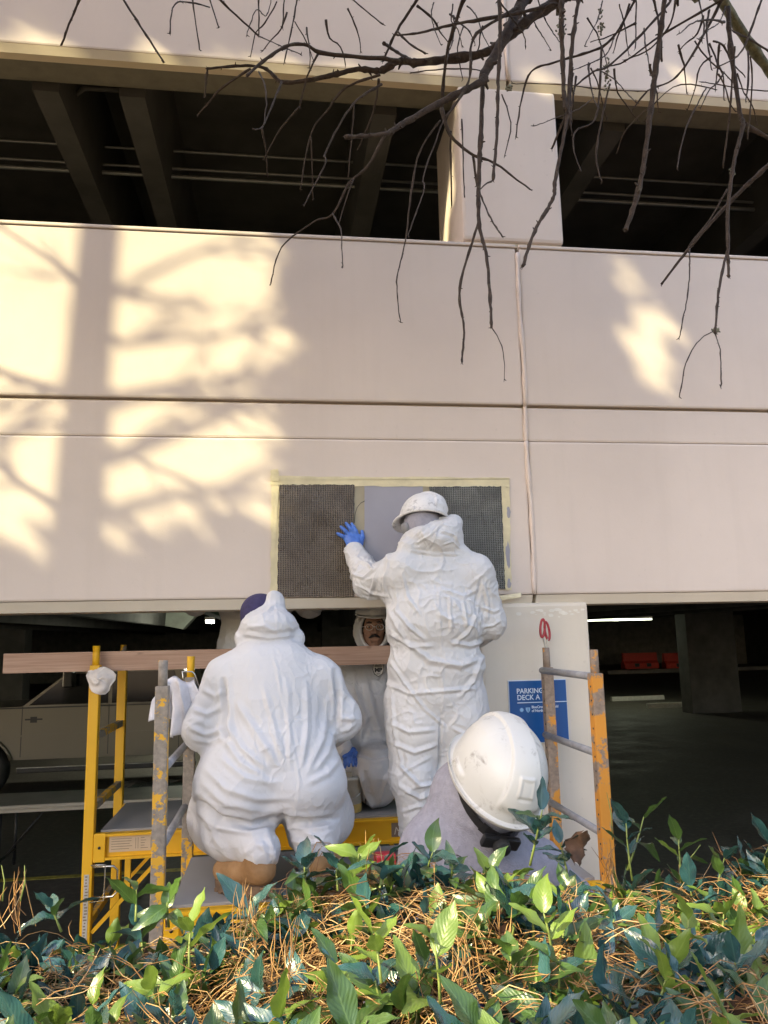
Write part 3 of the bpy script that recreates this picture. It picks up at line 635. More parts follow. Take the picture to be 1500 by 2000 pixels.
def sdf_mesh(prims, h):
    lo = np.full(3, 1e9); hi = -lo
    for p in prims:
        if p[0] == 'c':
            for c_, r_ in ((p[1], p[3]), (p[2], p[4])): lo = np.minimum(lo, np.array(c_)-r_); hi = np.maximum(hi, np.array(c_)+r_)
        else: lo = np.minimum(lo, np.array(p[1])-max(p[2])); hi = np.maximum(hi, np.array(p[1])+max(p[2]))
    lo -= 4*h; hi += 4*h
    n_ = np.ceil((hi-lo)/h).astype(int)+1
    phi = np.full(tuple(n_), 1.0, dtype=np.float32)
    ax = [lo[i]+h*np.arange(n_[i]) for i in range(3)]
    for p in prims:
        k = p[4] if p[0] == 'e' else p[5]
        if p[0] == 'c':
            l_ = np.minimum(np.array(p[1])-p[3], np.array(p[2])-p[4])-k-3*h; u_ = np.maximum(np.array(p[1])+p[3], np.array(p[2])+p[4])+k+3*h
        else: l_ = np.array(p[1])-max(p[2])-k-3*h; u_ = np.array(p[1])+max(p[2])+k+3*h
        i0 = np.maximum(((l_-lo)/h).astype(int), 0); i1 = np.minimum(((u_-lo)/h).astype(int)+2, n_)
        sl_ = tuple(slice(i0[i], i1[i]) for i in range(3))
        X, Y, Z = np.meshgrid(ax[0][sl_[0]], ax[1][sl_[1]], ax[2][sl_[2]], indexing='ij')
        if p[0] == 'c':
            a = np.array(p[1]); ab = np.array(p[2])-a; L2 = max(ab@ab, 1e-9)
            dx, dy, dz = X-a[0], Y-a[1], Z-a[2]
            t = np.clip((dx*ab[0]+dy*ab[1]+dz*ab[2])/L2, 0, 1)
            dx = dx-t*ab[0]; dy = dy-t*ab[1]; dz = dz-t*ab[2]
            if p[6] is not None:
                fl = np.array(Vector(p[6]).normalized()); e = (dx*fl[0]+dy*fl[1]+dz*fl[2])*(p[7]-1)
                dx = dx+e*fl[0]; dy = dy+e*fl[1]; dz = dz+e*fl[2]
            d = np.sqrt(dx*dx+dy*dy+dz*dz)-(p[3]+(p[4]-p[3])*t)
            if p[6] is not None: d = d*.8
        else:
            c_ = np.array(p[1]); q = np.stack([X-c_[0], Y-c_[1], Z-c_[2]], -1)
            if p[3] is not None: q = q @ np.array(p[3])
            r_ = np.array(p[2]); k0 = np.sqrt(((q/r_)**2).sum(-1)); k1 = np.sqrt(((q/r_**2)**2).sum(-1))
            d = k0*(k0-1)/np.maximum(k1, 1e-6)
        ph = phi[sl_]; hh = np.clip(.5+.5*(ph-d)/k, 0, 1)
        phi[sl_] = ph*(1-hh)+d*hh-k*hh*(1-hh)
    s_ = phi < 0
    c = [slice(None, -1), slice(1, None)]
    cnt = np.zeros(tuple(n_-1), dtype=np.int8)
    for i in (0, 1):
        for j in (0, 1):
            for m in (0, 1): cnt += s_[c[i], c[j], c[m]]
    ci, cj, ck = np.nonzero((cnt > 0) & (cnt < 8)); nv = len(ci)
    idx = np.full(tuple(n_-1), -1, dtype=np.int64); idx[ci, cj, ck] = np.arange(nv)
    acc = np.zeros((nv, 3)); num = np.zeros(nv)
    cor = [(i, j, m) for i in (0, 1) for j in (0, 1) for m in (0, 1)]
    for A in cor:
        for axn in range(3):
            if A[axn]: continue
            B = list(A); B[axn] = 1
            va = phi[ci+A[0], cj+A[1], ck+A[2]]; vb = phi[ci+B[0], cj+B[1], ck+B[2]]
            m_ = (va < 0) != (vb < 0); t = np.where(m_, va/np.where(m_, va-vb, 1), 0)
            for q in range(3): acc[:, q] += np.where(m_, A[q]+(t if q == axn else 0), 0)
            num += m_
    V = lo + h*(np.stack([ci, cj, ck], 1)+acc/num[:, None])
    F = []
    for axn in range(3):
        o1, o2 = [(1, 2), (2, 0), (0, 1)][axn]
        sa = [slice(1, -1)]*3; sb = [slice(1, -1)]*3; sa[axn] = slice(0, -1); sb[axn] = slice(1, None)
        sgn = s_[tuple(sa)].astype(np.int8)-s_[tuple(sb)].astype(np.int8)
        e = np.stack(np.nonzero(sgn), 1); sg = sgn[tuple(e.T)]
        e = e.copy(); 
        for q in range(3):
            if q != axn: e[:, q] += 1
        d1 = np.zeros(3, int); d1[o1] = 1; d2 = np.zeros(3, int); d2[o2] = 1
        g = lambda w: idx[w[:, 0], w[:, 1], w[:, 2]]
        q4 = np.stack([g(e-d1-d2), g(e-d2), g(e), g(e-d1)], 1)
        q4[sg < 0] = q4[sg < 0][:, ::-1]; F.append(q4)
    return V, np.concatenate(F)
def vnormals(V, F):
    a = V[F[:, 2]]-V[F[:, 0]]; b = V[F[:, 3]]-V[F[:, 1]]; fn = np.cross(a, b); n_ = np.zeros_like(V)
    for i in range(4):
        for q in range(3): n_[:, q] += np.bincount(F[:, i], fn[:, q], len(V))
    return n_/np.maximum(np.linalg.norm(n_, axis=1, keepdims=True), 1e-12)
def relax(V, F, it, lam=.5):
    e = np.concatenate([F[:, [0, 1]], F[:, [1, 2]], F[:, [2, 3]], F[:, [3, 0]]])
    deg = np.maximum(np.bincount(e[:, 0], minlength=len(V))+np.bincount(e[:, 1], minlength=len(V)), 1)[:, None]
    for _ in range(it):
        s_ = np.zeros_like(V)
        for q in range(3): s_[:, q] = np.bincount(e[:, 0], V[e[:, 1], q], len(V))+np.bincount(e[:, 1], V[e[:, 0], q], len(V))
        V = V+lam*(s_/deg-V)
    return V
def smooth_to(V, F, name, m, parent):
    me = bpy.data.meshes.new(name); me.vertices.add(len(V)); me.vertices.foreach_set('co', V.astype(np.float32).ravel())
    me.loops.add(F.size); me.loops.foreach_set('vertex_index', F.astype(np.int32).ravel())
    me.polygons.add(len(F)); me.polygons.foreach_set('loop_start', np.arange(0, F.size, 4, dtype=np.int32))
    me.update(calc_edges=True); me.validate()
    me.polygons.foreach_set('use_smooth', np.ones(len(me.polygons), dtype=bool)); me.update()
    return link_mesh(name, me, m, parent)
def crumple(V, Nn, seed, amp, scale, stretch=(1, 1, 1)):
    """sharp-crested folds: ridged noise on warped coordinates"""
    S = np.array(stretch)/scale; o = np.array([seed*7.13, seed*3.7, seed*1.9])
    P = V*S+o; W = np.stack([vnoise(P*.9+5), vnoise(P*.9+17), vnoise(P*.9+31)], 1)*.55
    a = np.abs(vnoise(P+W)); b = np.abs(vnoise((P+W)*1.9+9)); mk = np.clip(vnoise(P*.6+3)*1.5+.65, .12, 1.)
    return amp*((np.exp(-a/.09)-.32)*.58*mk+(np.exp(-b/.09)-.32)*.32*mk+vnoise(P*.8+21)*.30)
def folds_px(V, Nn, folds, Y):
    """folds traced on the camera side: (photo polyline, height, half width)"""
    d = np.zeros(len(V)); front = np.clip((.25-Nn[:, 1])*2.0, 0, 1)
    Q = V-np.array(CAM); t = (Y-CAM.y)/Q[:, 1]; PX = np.stack([Q[:, 0]*t, Q[:, 2]*t], 1)
    for pl, hgt, w in folds:
        A = [at(x, y, Y)-CAM for x, y in pl]; best = np.full(len(V), 9.); par = np.zeros(len(V)); L = len(A)-1
        for i in range(L):
            a = np.array([A[i].x, A[i].z]); b = np.array([A[i+1].x, A[i+1].z]); ab = b-a
            tt = np.clip(((PX-a)@ab)/max(ab@ab, 1e-9), 0, 1); dd = np.linalg.norm(PX-a-tt[:, None]*ab, axis=1)
            m_ = dd < best; best[m_] = dd[m_]; par[m_] = (i+tt[m_])/L
        prof = np.exp(-(best/w)**1.35)-.38*np.exp(-((best-1.9*w)/(1.0*w))**2)
        d += hgt*prof*np.minimum(1, 4.5*np.minimum(par+.06, 1.06-par))*front
    return d
def cloth(name, prims, h, m, parent, seed=1, amp=.010, scale=.12, stretch=(1, 1, 1), folds=(), Y=0, fine=.004, zones=(), pre=3, clip=None):
    V, F = sdf_mesh(prims, h); V = relax(V, F, pre); Nn = vnormals(V, F)
    base = crumple(V, Nn, seed, amp, scale, stretch)
    for c_, r_, a_, st, sc in zones:        # extra folding near joints
        w = np.exp(-(np.linalg.norm(V-np.array(c_), axis=1)/r_)**2); base = base+w*crumple(V, Nn, seed+5, a_, sc, st)
    d = base+crumple(V, Nn, seed+2, fine, scale*.38, stretch)
    if folds: d = d+folds_px(V, Nn, folds, Y)
    V = V+Nn*d[:, None]; V = relax(V, F, 1, .35)
    return smooth_to(V, F, name, m, parent)
def body_mesh(prims, h, m, parent, name='body'):
    V, F = sdf_mesh(prims, h); V = relax(V, F, 3); return smooth_to(V, F, name, m, parent)

def tyvek(name, c=(.57, .57, .575), dirt=.28):
    n = N(name); f1 = n.noise(2.2, 5, .6); f2 = n.noise(9, 6, .65)
    col = n.mix(n.ramp(f2, [(.56, 0), (.86, dirt)]), n.ramp(f1, [(.3, tuple(x*.95 for x in c)), (.7, c)]), (.55, .52, .47))
    w1 = n.n('ShaderNodeTexVoronoi', _feature='DISTANCE_TO_EDGE', Scale=16.); vw = n.n('ShaderNodeVectorMath', _operation='ADD'); vn = n.n('ShaderNodeTexNoise', Scale=9., Detail=3.); vs2 = n.n('ShaderNodeVectorMath', _operation='SCALE'); vs2.inputs['Scale'].default_value = .09
    n.l(n.co((1, 1, .75)), vn.inputs['Vector']); n.l(vn.outputs['Color'], vs2.inputs[0]); n.l(vs2.outputs[0], vw.inputs[0]); n.l(n.co((1, 1, .75)), vw.inputs[1]); n.l(vw.outputs[0], w1.inputs['Vector'])
    wm = n.noise(26, 6, .6, dist=.8)
    cr_ = n.ramp(w1.outputs['Distance'], [(0, 1), (.16, .25), (.4, 0)])
    wc = n.n('ShaderNodeMath', _operation='MULTIPLY'); n.l(cr_, wc.inputs[0]); n.l(n.ramp(f1, [(.42, 0), (.6, 1)]), wc.inputs[1])
    bp = n.bump(wc.outputs[0], .6, .006, n.bump(wm, .22, .008)); bp = n.bump(n.noise(420, 2), .10, .001, bp)
    return n.set(Base_Color=col, Roughness=.55, Spec=.35, Normal=bp, Subsurface_Weight=0.)
M['tyvek'] = tyvek('white_coverall')
M['tyvek2'] = tyvek('white_coverall_clean', (.58, .58, .595), .12)
M['skin'] = simple('skin', (.30, .16, .105), .55, var=.12, scale=9, bump=.15, bscale=120)
M['shirt'] = simple('grey_sweatshirt', (.30, .295, .34), .95, var=.10, scale=70, bump=.45, bscale=260, spec=.1)
M['navy'] = simple('navy_cotton', (.035, .028, .085), .9, var=.2, scale=60, bump=.3, bscale=200)
n = N('tan_boot_leather'); f_ = n.noise(9, 6, .6); M['boot'] = n.set(Base_Color=n.ramp(f_, [(.3, (.24, .125, .05)), (.7, (.42, .24, .11))]), Roughness=.75, Normal=n.bump(n.noise(70, 4), .35, .004))
M['sole'] = simple('boot_sole', (.14, .085, .05), .85, var=.35, scale=25)
n = N('blue_nitrile'); M['glove'] = n.set(Base_Color=n.ramp(n.noise(25, 4), [(.35, (.035, .12, .42)), (.7, (.075, .21, .62))]), Roughness=.42, Normal=n.bump(n.noise(120, 4), .5, .004))
M['hair'] = simple('dark_hair', (.012, .009, .008), .5, var=.3)

def hard_hat(name_parent, c, up, fwd, s=1.0, mat=None, dirty=.3, strap=True, label=None, brim_front=.05, lamp=False):
    """dome with a raised centre band, gutter and brim; c = centre of the brim plane"""
    up = Vector(up).normalized(); fwd = Vector(fwd); fwd = (fwd-up*fwd.dot(up)).normalized(); sd = fwd.cross(up)   # sd = right
    c = Vector(c)
    W = lambda x, y, z: c+sd*x*s+fwd*y*s+up*z*s
    a, bb, hz = .112, .142, .150
    nph, nth = 64, 160
    vs_ = []; fs = []
    def ssm(t, e0, e1):
        t = max(0, min(1, (t-e0)/(e1-e0))); return t*t*(3-2*t)
    for i in range(nph+1):
        ph = math.pi/2*i/nph                 # 0 = rim, pi/2 = crown
        for k in range(nth):
            th = 2*math.pi*k/nth             # 0 = front
            cr = max(0, math.cos(ph))**.80; z = hz*math.sin(ph)**.92
            x = a*cr*math.sin(th); y = bb*cr*math.cos(th)
            # raised centre band, widening towards the rim at the back
            bw = .030+.012*(1-math.sin(ph))+(.012 if math.cos(th) < 0 else 0)*(1-math.sin(ph))
            e = ssm(bw-abs(x), -.0015, .0020)*ssm(z, .022, .050)
            off = .0085*e
            # second moulded step on the flanks
            off += .0030*ssm(.078-abs(x), -.002, .004)*ssm(z, .030, .065)*(1-e)*(.4 if math.cos(th) > 0 else .0)
            if math.cos(th) < 0:             # moulded rectangular boss at the back
                bx = ssm(.017-abs(x), -.0015, .0015)*ssm(z, .070, .074)*ssm(.110-z, -.002, .002)
                ix = ssm(.013-abs(x), -.0015, .0015)*ssm(z, .066, .070)*ssm(.105-z, -.002, .002)
                off += .0045*bx-.0034*ix
            # ear-muff slots low on both sides
            sx = ssm(.030-abs(y+.005), -.002, .003)*ssm(.030-z, -.002, .003)*ssm(z, .006, .010)*(1 if abs(math.sin(th)) > .6 else 0)
            off += .006*sx
            nrm = Vector((x/a**2, y/bb**2, z/hz**2)).normalized()
            p = Vector((x, y, z))+nrm*off
            vs_.append(W(*p))
    for i in range(nph):
        for k in range(nth): fs.append((i*nth+k, i*nth+(k+1) % nth, (i+1)*nth+(k+1) % nth, (i+1)*nth+k))
    sh = MB().add(vs_, fs, True)
    shell = sh.build('hard_hat', mat, name_parent); name_parent = shell
    # rain gutter and brim
    prof = [(1.0, .004, 0), (1.035, -.002, .0), (1.06, -.004, .0), (1.075, -.001, 0), (1.085, .004, 0), (1.088, .001, 0), (1.075, -.007, 0), (1.03, -.009, 0), (.985, -.006, 0), (.985, .002, 0)]
    vs_ = []; fs = []
    for (rf, z, _) in prof:
        for k in range(nth):
            th = 2*math.pi*k/nth; f_ = max(0, math.cos(th))**2.2
            ex = 1+(rf-1)*(1+f_*4.2*brim_front/.05)
            vs_.append(W(a*ex*math.sin(th), bb*ex*math.cos(th), z-.014*f_*max(0, (rf-1))/.085))
    m_ = len(prof)
    for i in range(m_-1):
        for k in range(nth): fs.append((i*nth+k, i*nth+(k+1) % nth, (i+1)*nth+(k+1) % nth, (i+1)*nth+k))
    MB().add(vs_, fs, True).build('brim', mat, name_parent)
    # inner dark liner
    vs_ = []; fs = []
    for i in range(9):
        ph = math.pi/2*i/8
        for k in range(32):
            th = 2*math.pi*k/32; vs_.append(W((a-.006)*math.cos(ph)*math.sin(th), (bb-.006)*math.cos(ph)*math.cos(th), (hz-.006)*math.sin(ph)-.002))
    for i in range(8):
        for k in range(32): fs.append((i*32+k, i*32+(k+1) % 32, (i+1)*32+(k+1) % 32, (i+1)*32+k))
    MB().add(vs_, fs, True).build('liner', mat, name_parent)
    if strap:
        st = MB()
        for side in (-1, 1):
            pts = []
            for t in np.linspace(0, 1, 14):
                th = math.pi*(1-.0)-side*(1-t)*1.75
                dz = -.006-.060*t**.8
                pts.append(W((a-.016)*math.sin(th), (bb-.012-.010*t)*math.cos(th), dz))
            for i in range(13): st.bar(pts[i], pts[i+1]+(pts[i+1]-pts[i])*.15, .004*s, (.020 if i < 9 else .026)*s, up, .001)
        st.build('headband', M['dark'], name_parent)
        k0 = W(0, -(bb-.010), -.066)
        MB().box((-.045, -.006, -.014), (.045, .006, .014), .004).v
        t = MB().box((-.048, -.008, -.016), (.048, .008, .016), .005); 
        MB().add([k0+sd*p[0]*s+fwd*p[1]*s+up*p[2]*s for p in t.v], t.f).build('ratchet_housing', M['dark'], name_parent)
        MB().lathe([(.0, .020), (.018, .020), (.020, .014), (.020, .0), (.0, .0)], W(0, -(bb-.006), -.068), 18, -fwd).build('ratchet_knob', M['rubber'], name_parent)
    return shell
def hatmat(name, c=(.80, .79, .75), dirt=.5, dc=(.16, .13, .10), scale=14, t0=.60):
    n = N(name); f1 = n.noise(scale, 8, .72, dist=.6); f2 = n.noise(scale*.35, 3)
    mk = n.n('ShaderNodeMath', _operation='MULTIPLY'); n.l(n.ramp(f1, [(t0, 0), (t0+.13, dirt)]), mk.inputs[0]); n.l(n.ramp(f2, [(.42, .0), (.56, 1)]), mk.inputs[1])
    sc = n.ramp(n.noise(10, 8, .7, n.co((1, 6, 2), (.4, .3, .9))), [(.60, 0), (.80, .22)])
    col = n.mix(sc, n.ramp(n.noise(5, 4), [(.3, tuple(x*.94 for x in c)), (.7, c)]), (.50, .45, .38))
    col = n.mix(mk.outputs[0], col, dc)
    return n.set(Base_Color=col, Roughness=n.ramp(f1, [(.3, .28), (.7, .5)]), Normal=n.bump(n.noise(90, 4), .06, .002))
M['hat_front'] = hatmat('scuffed_white_shell', (.62, .61, .57), .8, scale=26, t0=.55)
M['hat_dirty'] = hatmat('smeared_white_shell', (.66, .66, .66), .8, (.22, .22, .24), 40, .50)
M['hat_dim'] = hatmat('dull_white_shell', (.70, .70, .68), .5)

def hand(parent, wrist, knuckles, tips, thumb, m, pr=.034, fr=.0105, palm_n=None, name='glove'):
    """palm from wrist to the four knuckles, five separate bent fingers; palm_n bends fingers"""
    w = Vector(wrist); K = [Vector(k) for k in knuckles]; Tp = [Vector(t) for t in tips]; pn = Vector(palm_n)
    pr_ = []
    for i, k in enumerate(K): pr_.append(cone(w+(k-w)*.10, k, .024, .0155, .018))
    for k, t in zip(K, Tp):
        mid = k+(t-k)*.45-pn*.010; m2 = k+(t-k)*.74-pn*.006
        pr_ += [cone(k, mid, fr*1.18, fr*1.05, .006), cone(mid, m2, fr*1.05, fr*.95, .004), cone(m2, t, fr*.95, fr*.78, .004)]
    b0, b1, b2 = [Vector(q) for q in thumb]
    pr_ += [cone(w+(b0-w)*.4, b0, .022, .017, .014), cone(b0, b1, .016, .0125, .006), cone(b1, b2, .0125, .0095, .004)]
    V, F = sdf_mesh(pr_, .0028); V = relax(V, F, 2); Nn = vnormals(V, F)
    V = V+Nn*crumple(V, Nn, 4, .0022, .02)[:, None]
    return smooth_to(V, F, name, m, parent)
def boot(parent, ankle, toe, up, s=1.0):
    """work boot: upper, thick treaded sole"""
    A = Vector(ankle); d = Vector(toe)-A; up = Vector(up); d = (d-up*d.dot(up)).normalized(); up.normalize(); sd = d.cross(up)
    W = lambda x, y, z: A+d*x*s+sd*y*s+up*z*s
    pr_ = [cone(W(0, 0, .015), W(0, 0, -.01), .052*s, .050*s, .03), cone(W(-.02, 0, -.035), W(.09, 0, -.045), .046*s, .044*s, .03), cone(W(.09, 0, -.045), W(.175, 0, -.048), .046*s, .040*s, .03)]
    V, F = sdf_mesh(pr_, .006); V = relax(V, F, 2); Nn = vnormals(V, F); V = V+Nn*crumple(V, Nn, 3, .004, .06)[:, None]
    parent = smooth_to(V, F, 'boot', M['boot'], parent)
    out = []
    for t in np.linspace(0, 2*math.pi, 33)[:-1]:
        cx = .07+.145*math.cos(t); wy = (.050-.006*math.cos(t*2))*math.sin(t)
        out.append((cx, wy))
    b = MB(); P0 = [W(x, y, -.108) for x, y in out]; b.prism(P0, up*.032*s)
    b.build('sole', M['sole'], parent)
    tr = MB()
    for x in np.linspace(-.05, .19, 9): 
        hw = .046*math.sqrt(max(.05, 1-((x-.07)/.15)**2)); tr.box((x-.008, -hw, -.118), (x+.008, hw, -.106))
    MB().add([W(*p) for p in tr.v], tr.f).build('sole_tread', M['sole'], parent)
# ------------------------------------------------------------------ worker standing at the wall
def slim(ps): return [cone(q[1], q[2], q[3]-.05, q[4]-.05, q[5], q[6], q[7]) for q in ps]
def person(loc, label): return empty('person', loc, label, 'person')
PZ1, PZ2 = 1.345, 1.400            # platform tops: front scaffold, rear scaffold
Y0 = -.40
p = person((at(850, 1640, Y0).x, Y0, PZ1), 'standing worker in white coverall and smeared hard hat pressing a blue glove to the wall')
A = lambda x, y, Y=Y0: at(x, y, Y)
shL, shR = A(790, 1118, -.42), A(925, 1122, -.42)
elL, wrL = A(722, 1138, -.27), A(692, 1078, -.075)
elR, wrR = A(955, 1215, -.42), A(925, 1250, -.16)
hipL, hipR = A(808, 1385, -.38), A(900, 1385, -.38)
knL, knR = A(806, 1520, -.44), A(888, 1520, -.40)
anL, anR = A(818, 1655, -.40), A(885, 1655, -.40)
anL.z = PZ1+.09; anR.z = PZ1+.09
neck, head = A(845, 1086, -.36), A(826, 1028, -.33)
FB = (0, 1, 0)
core = [cone(A(850, 1140), A(850, 1300), .165, .165, .05, FB, 1.35), cone(shL, shR, .092, .092, .06), cone(A(850, 1300), A(853, 1385), .175, .175, .06, FB, 1.25)]
cov = core + [
    cone(A(790, 1150), A(915, 1150), .115, .115, .06, FB, 1.05), ell(A(850, 1215, -.44), (.245, .165, .20), .05), ell(A(852, 1300, -.42), (.238, .165, .14), .05), ell(A(850, 1355, -.40), (.238, .165, .12), .05),
    cone(shL, elL, .098, .082, .05), cone(elL, wrL, .084, .058, .025),
    cone(shR, elR, .100, .082, .045), cone(elR, wrR, .080, .056, .03),
    cone(hipL, knL, .135, .108, .05), cone(knL, anL, .100, .082, .035), cone(hipR, knR, .130, .105, .05), cone(knR, anR, .100, .082, .035),
    ell(A(815, 1420, -.42), (.13, .13, .16), .05), ell(A(898, 1410, -.42), (.12, .13, .15), .05),
    # hood lying bunched round the neck
    ell(A(848, 1058, -.40), (.140, .135, .075), .015, Matrix.Rotation(R(14), 3, 'Y')), cone(A(800, 1058, -.36), A(888, 1020, -.38), .050, .045, .03), cone(A(798, 1070, -.44), A(900, 1080, -.44), .050, .050, .03),
    ell(A(872, 1042, -.42), (.085, .08, .075), .04)]
sf = [([(852, 1090), (857, 1160), (862, 1240), (866, 1345), (868, 1400)], .0045, .006),
      ([(860, 1090), (868, 1160), (873, 1230)], .004, .005),
      ([(755, 1190), (790, 1250), (840, 1290), (900, 1300), (945, 1285)], .020, .020), ([(760, 1240), (800, 1262), (850, 1262)], .016, .014), ([(880, 1255), (920, 1262), (955, 1250)], .016, .014),
      ([(757, 1335), (800, 1355), (860, 1350), (930, 1345)], .016, .013), ([(760, 1290), (795, 1340), (830, 1385)], .018, .012), ([(830, 1385), (870, 1420)], .012, .01),
      ([(945, 1280), (925, 1330), (900, 1360)], .016, .014), ([(770, 1190), (800, 1225), (830, 1250)], .018, .014), ([(935, 1190), (915, 1235), (885, 1262)], .016, .012),
      ([(785, 1120), (795, 1165), (820, 1200)], .013, .013), ([(860, 1150), (905, 1165), (935, 1150)], .014, .014), ([(878, 1165), (882, 1235)], .010, .010), ([(905, 1170), (912, 1230)], .012, .012),
      ([(760, 1410), (800, 1430), (850, 1425)], .014, .014), ([(765, 1450), (810, 1470), (850, 1455)], .016, .014), ([(775, 1490), (820, 1535), (862, 1530)], .020, .013), ([(780, 1535), (820, 1560), (860, 1545)], .018, .013),
      ([(785, 1585), (820, 1575), (850, 1590)], .014, .012), ([(795, 1620), (825, 1612), (845, 1625)], .014, .010), ([(840, 1480), (800, 1500), (775, 1520)], .012, .012), ([(862, 1395), (858, 1470), (855, 1540)], -.016, .010),
      ([(880, 1420), (920, 1440), (945, 1425)], .013, .012), ([(880, 1480), (915, 1470), (940, 1490)], .013, .012), ([(765, 1360), (772, 1440), (785, 1500)], .012, .012),
      ([(700, 1095), (718, 1100), (728, 1112)], .014, .010), ([(685, 1120), (710, 1128), (735, 1108)], .016, .010), ([(722, 1160), (735, 1130), (745, 1100)], .014, .012), ([(750, 1165), (752, 1130), (760, 1095)], .013, .010), ([(690, 1140), (730, 1160), (755, 1165)], .012, .010),
      ([(945, 1140), (955, 1180), (950, 1220)], .012, .012), ([(940, 1185), (965, 1195), (978, 1190)], .014, .010), ([(945, 1225), (965, 1222), (978, 1212)], .014, .010), ([(940, 1130), (930, 1180), (935, 1230)], -.018, .010),
      ([(800, 1075), (850, 1083), (900, 1082)], .012, .008), ([(812, 1062), (840, 1045), (868, 1020)], .014, .008), ([(835, 1075), (848, 1055), (855, 1030)], .012, .007), ([(860, 1035), (890, 1045), (898, 1062)], .014, .009), ([(865, 1065), (885, 1058), (900, 1072)], .010, .007), ([(805, 1050), (830, 1030), (855, 1014)], .010, .007)]
cloth('coverall', cov, .0052, M['tyvek'], p, 1, .014, .17, (1, 1, 1), [(a, .74*h, .6*w) for a, h, w in sf], -.5, .012,
      zones=((elL, .12, .012, (1, 1, 1), .07), (knL, .14, .009, (.6, 1, 1.8), .08), (knR, .14, .009, (.6, 1, 1.8), .08)))
body = slim(core) + [cone(shL, elL, .05, .042), cone(elL, wrL, .042, .030), cone(shR, elR, .05, .042), cone(elR, wrR, .042, .030), cone(wrR, wrR+Vector((-.05, .07, -.03)), .035, .03), cone(hipL, knL, .08, .06), cone(knL, anL, .055, .04), cone(hipR, knR, .08, .06), cone(knR, anR, .055, .04),
               cone(neck, head, .062, .07), ell(head+Vector((0, .01, 0)), (.078, .098, .115), .03), ell(head+Vector((-.05, .088, -.03)), (.022, .028, .03), .02)]
body_mesh(body, .010, M['skin'], p)
# grey balaclava under the hat
body_mesh([ell(head+Vector((0, .0, -.005)), (.090, .108, .120), .03), cone(neck, head, .085, .085, .04)], .008, M['shirt'], p, 'balaclava')
hat = hard_hat(p, head+Vector((.0, .0, .03)), (.16, .30, 1), (-.62, .75, -.1), .93, M['hat_dirty'], strap=False, brim_front=.035)
# chin guard / earmuff cup at the left side of the head
MB().lathe([(0, .028), (.022, .028), (.030, .018), (.032, 0), (0, 0)], A(796, 1032, -.36), 20, (-1, -.35, 0)).build('ear_muff', simple('grey_muff', (.20, .20, .21), .5), p)
# left gloved hand flat on the wall
Yw = -.022
kn = [A(676, 1052, Yw), A(682, 1046, Yw-.002), A(692, 1045, Yw-.002), A(700, 1050, Yw)]
tp_ = [A(659, 1042, Yw+.006), A(666, 1029, Yw+.006), A(676, 1022, Yw+.006), A(687, 1023, Yw+.006)]
hand(p, A(692, 1074, -.06), kn, tp_, (A(703, 1064, -.035), A(708, 1050, -.025), A(707, 1038, -.018)), M['glove'], palm_n=(0, 1, 0))
MB().tube([A(676, 1064, -.06), A(690, 1070, -.062), A(708, 1068, -.055)], [.006, .007, .006], 8).build('glove_cuff', M['glove'], p)
wR2 = wrR+Vector((-.01, .07, -.01))
hand(p, wrR, [wR2+Vector((dx, .02, dz)) for dx, dz in ((-.03, .0), (-.01, .01), (.012, .01), (.03, 0))], [wR2+Vector((dx*1.3, .085, dz-.02)) for dx, dz in ((-.03, .0), (-.01, .01), (.012, .01), (.03, 0))], (wR2+Vector((-.04, -.02, -.01)), wR2+Vector((-.055, .02, -.02)), wR2+Vector((-.055, .045, -.03))), M['glove'], palm_n=(0, 0, -1))
for an, dx in ((anL, -.03), (anR, .04)): boot(p, Vector((an.x, an.y-.02, PZ1+.120)), Vector((an.x+dx, an.y+.2, PZ1+.1)), (0, 0, 1), .98)

# ------------------------------------------------------------------ kneeling worker
Y0 = -.58
p = person((at(530, 1700, Y0).x, Y0, PZ1), 'kneeling worker in clean white coverall with pointed hood and tan boots')
A = lambda x, y, Y=Y0: at(x, y, Y)
pel = A(532, 1505, -.62); ch_ = A(530, 1345, -.56); head = A(527, 1222, -.44)
shL, shR = A(443, 1326, -.55), A(622, 1324, -.55)
elL, elR = A(400, 1420, -.55), A(665, 1405, -.53)
wrL, wrR = A(445, 1470, -.28), A(640, 1440, -.27)
knL, knR = A(432, 1595, -.30), A(636, 1590, -.30)
anL, anR = A(510, 1660, -.78), A(614, 1642, -.72)
knL.z = max(knL.z, PZ1+.12); knR.z = max(knR.z, PZ1+.12)
core = [cone(ch_, A(532, 1440, -.60), .17, .165, .06, FB, 1.4), cone(shL, shR, .082, .082, .06), cone(pel+Vector((-.07, 0, 0)), pel+Vector((.07, 0, 0)), .165, .165, .06)]
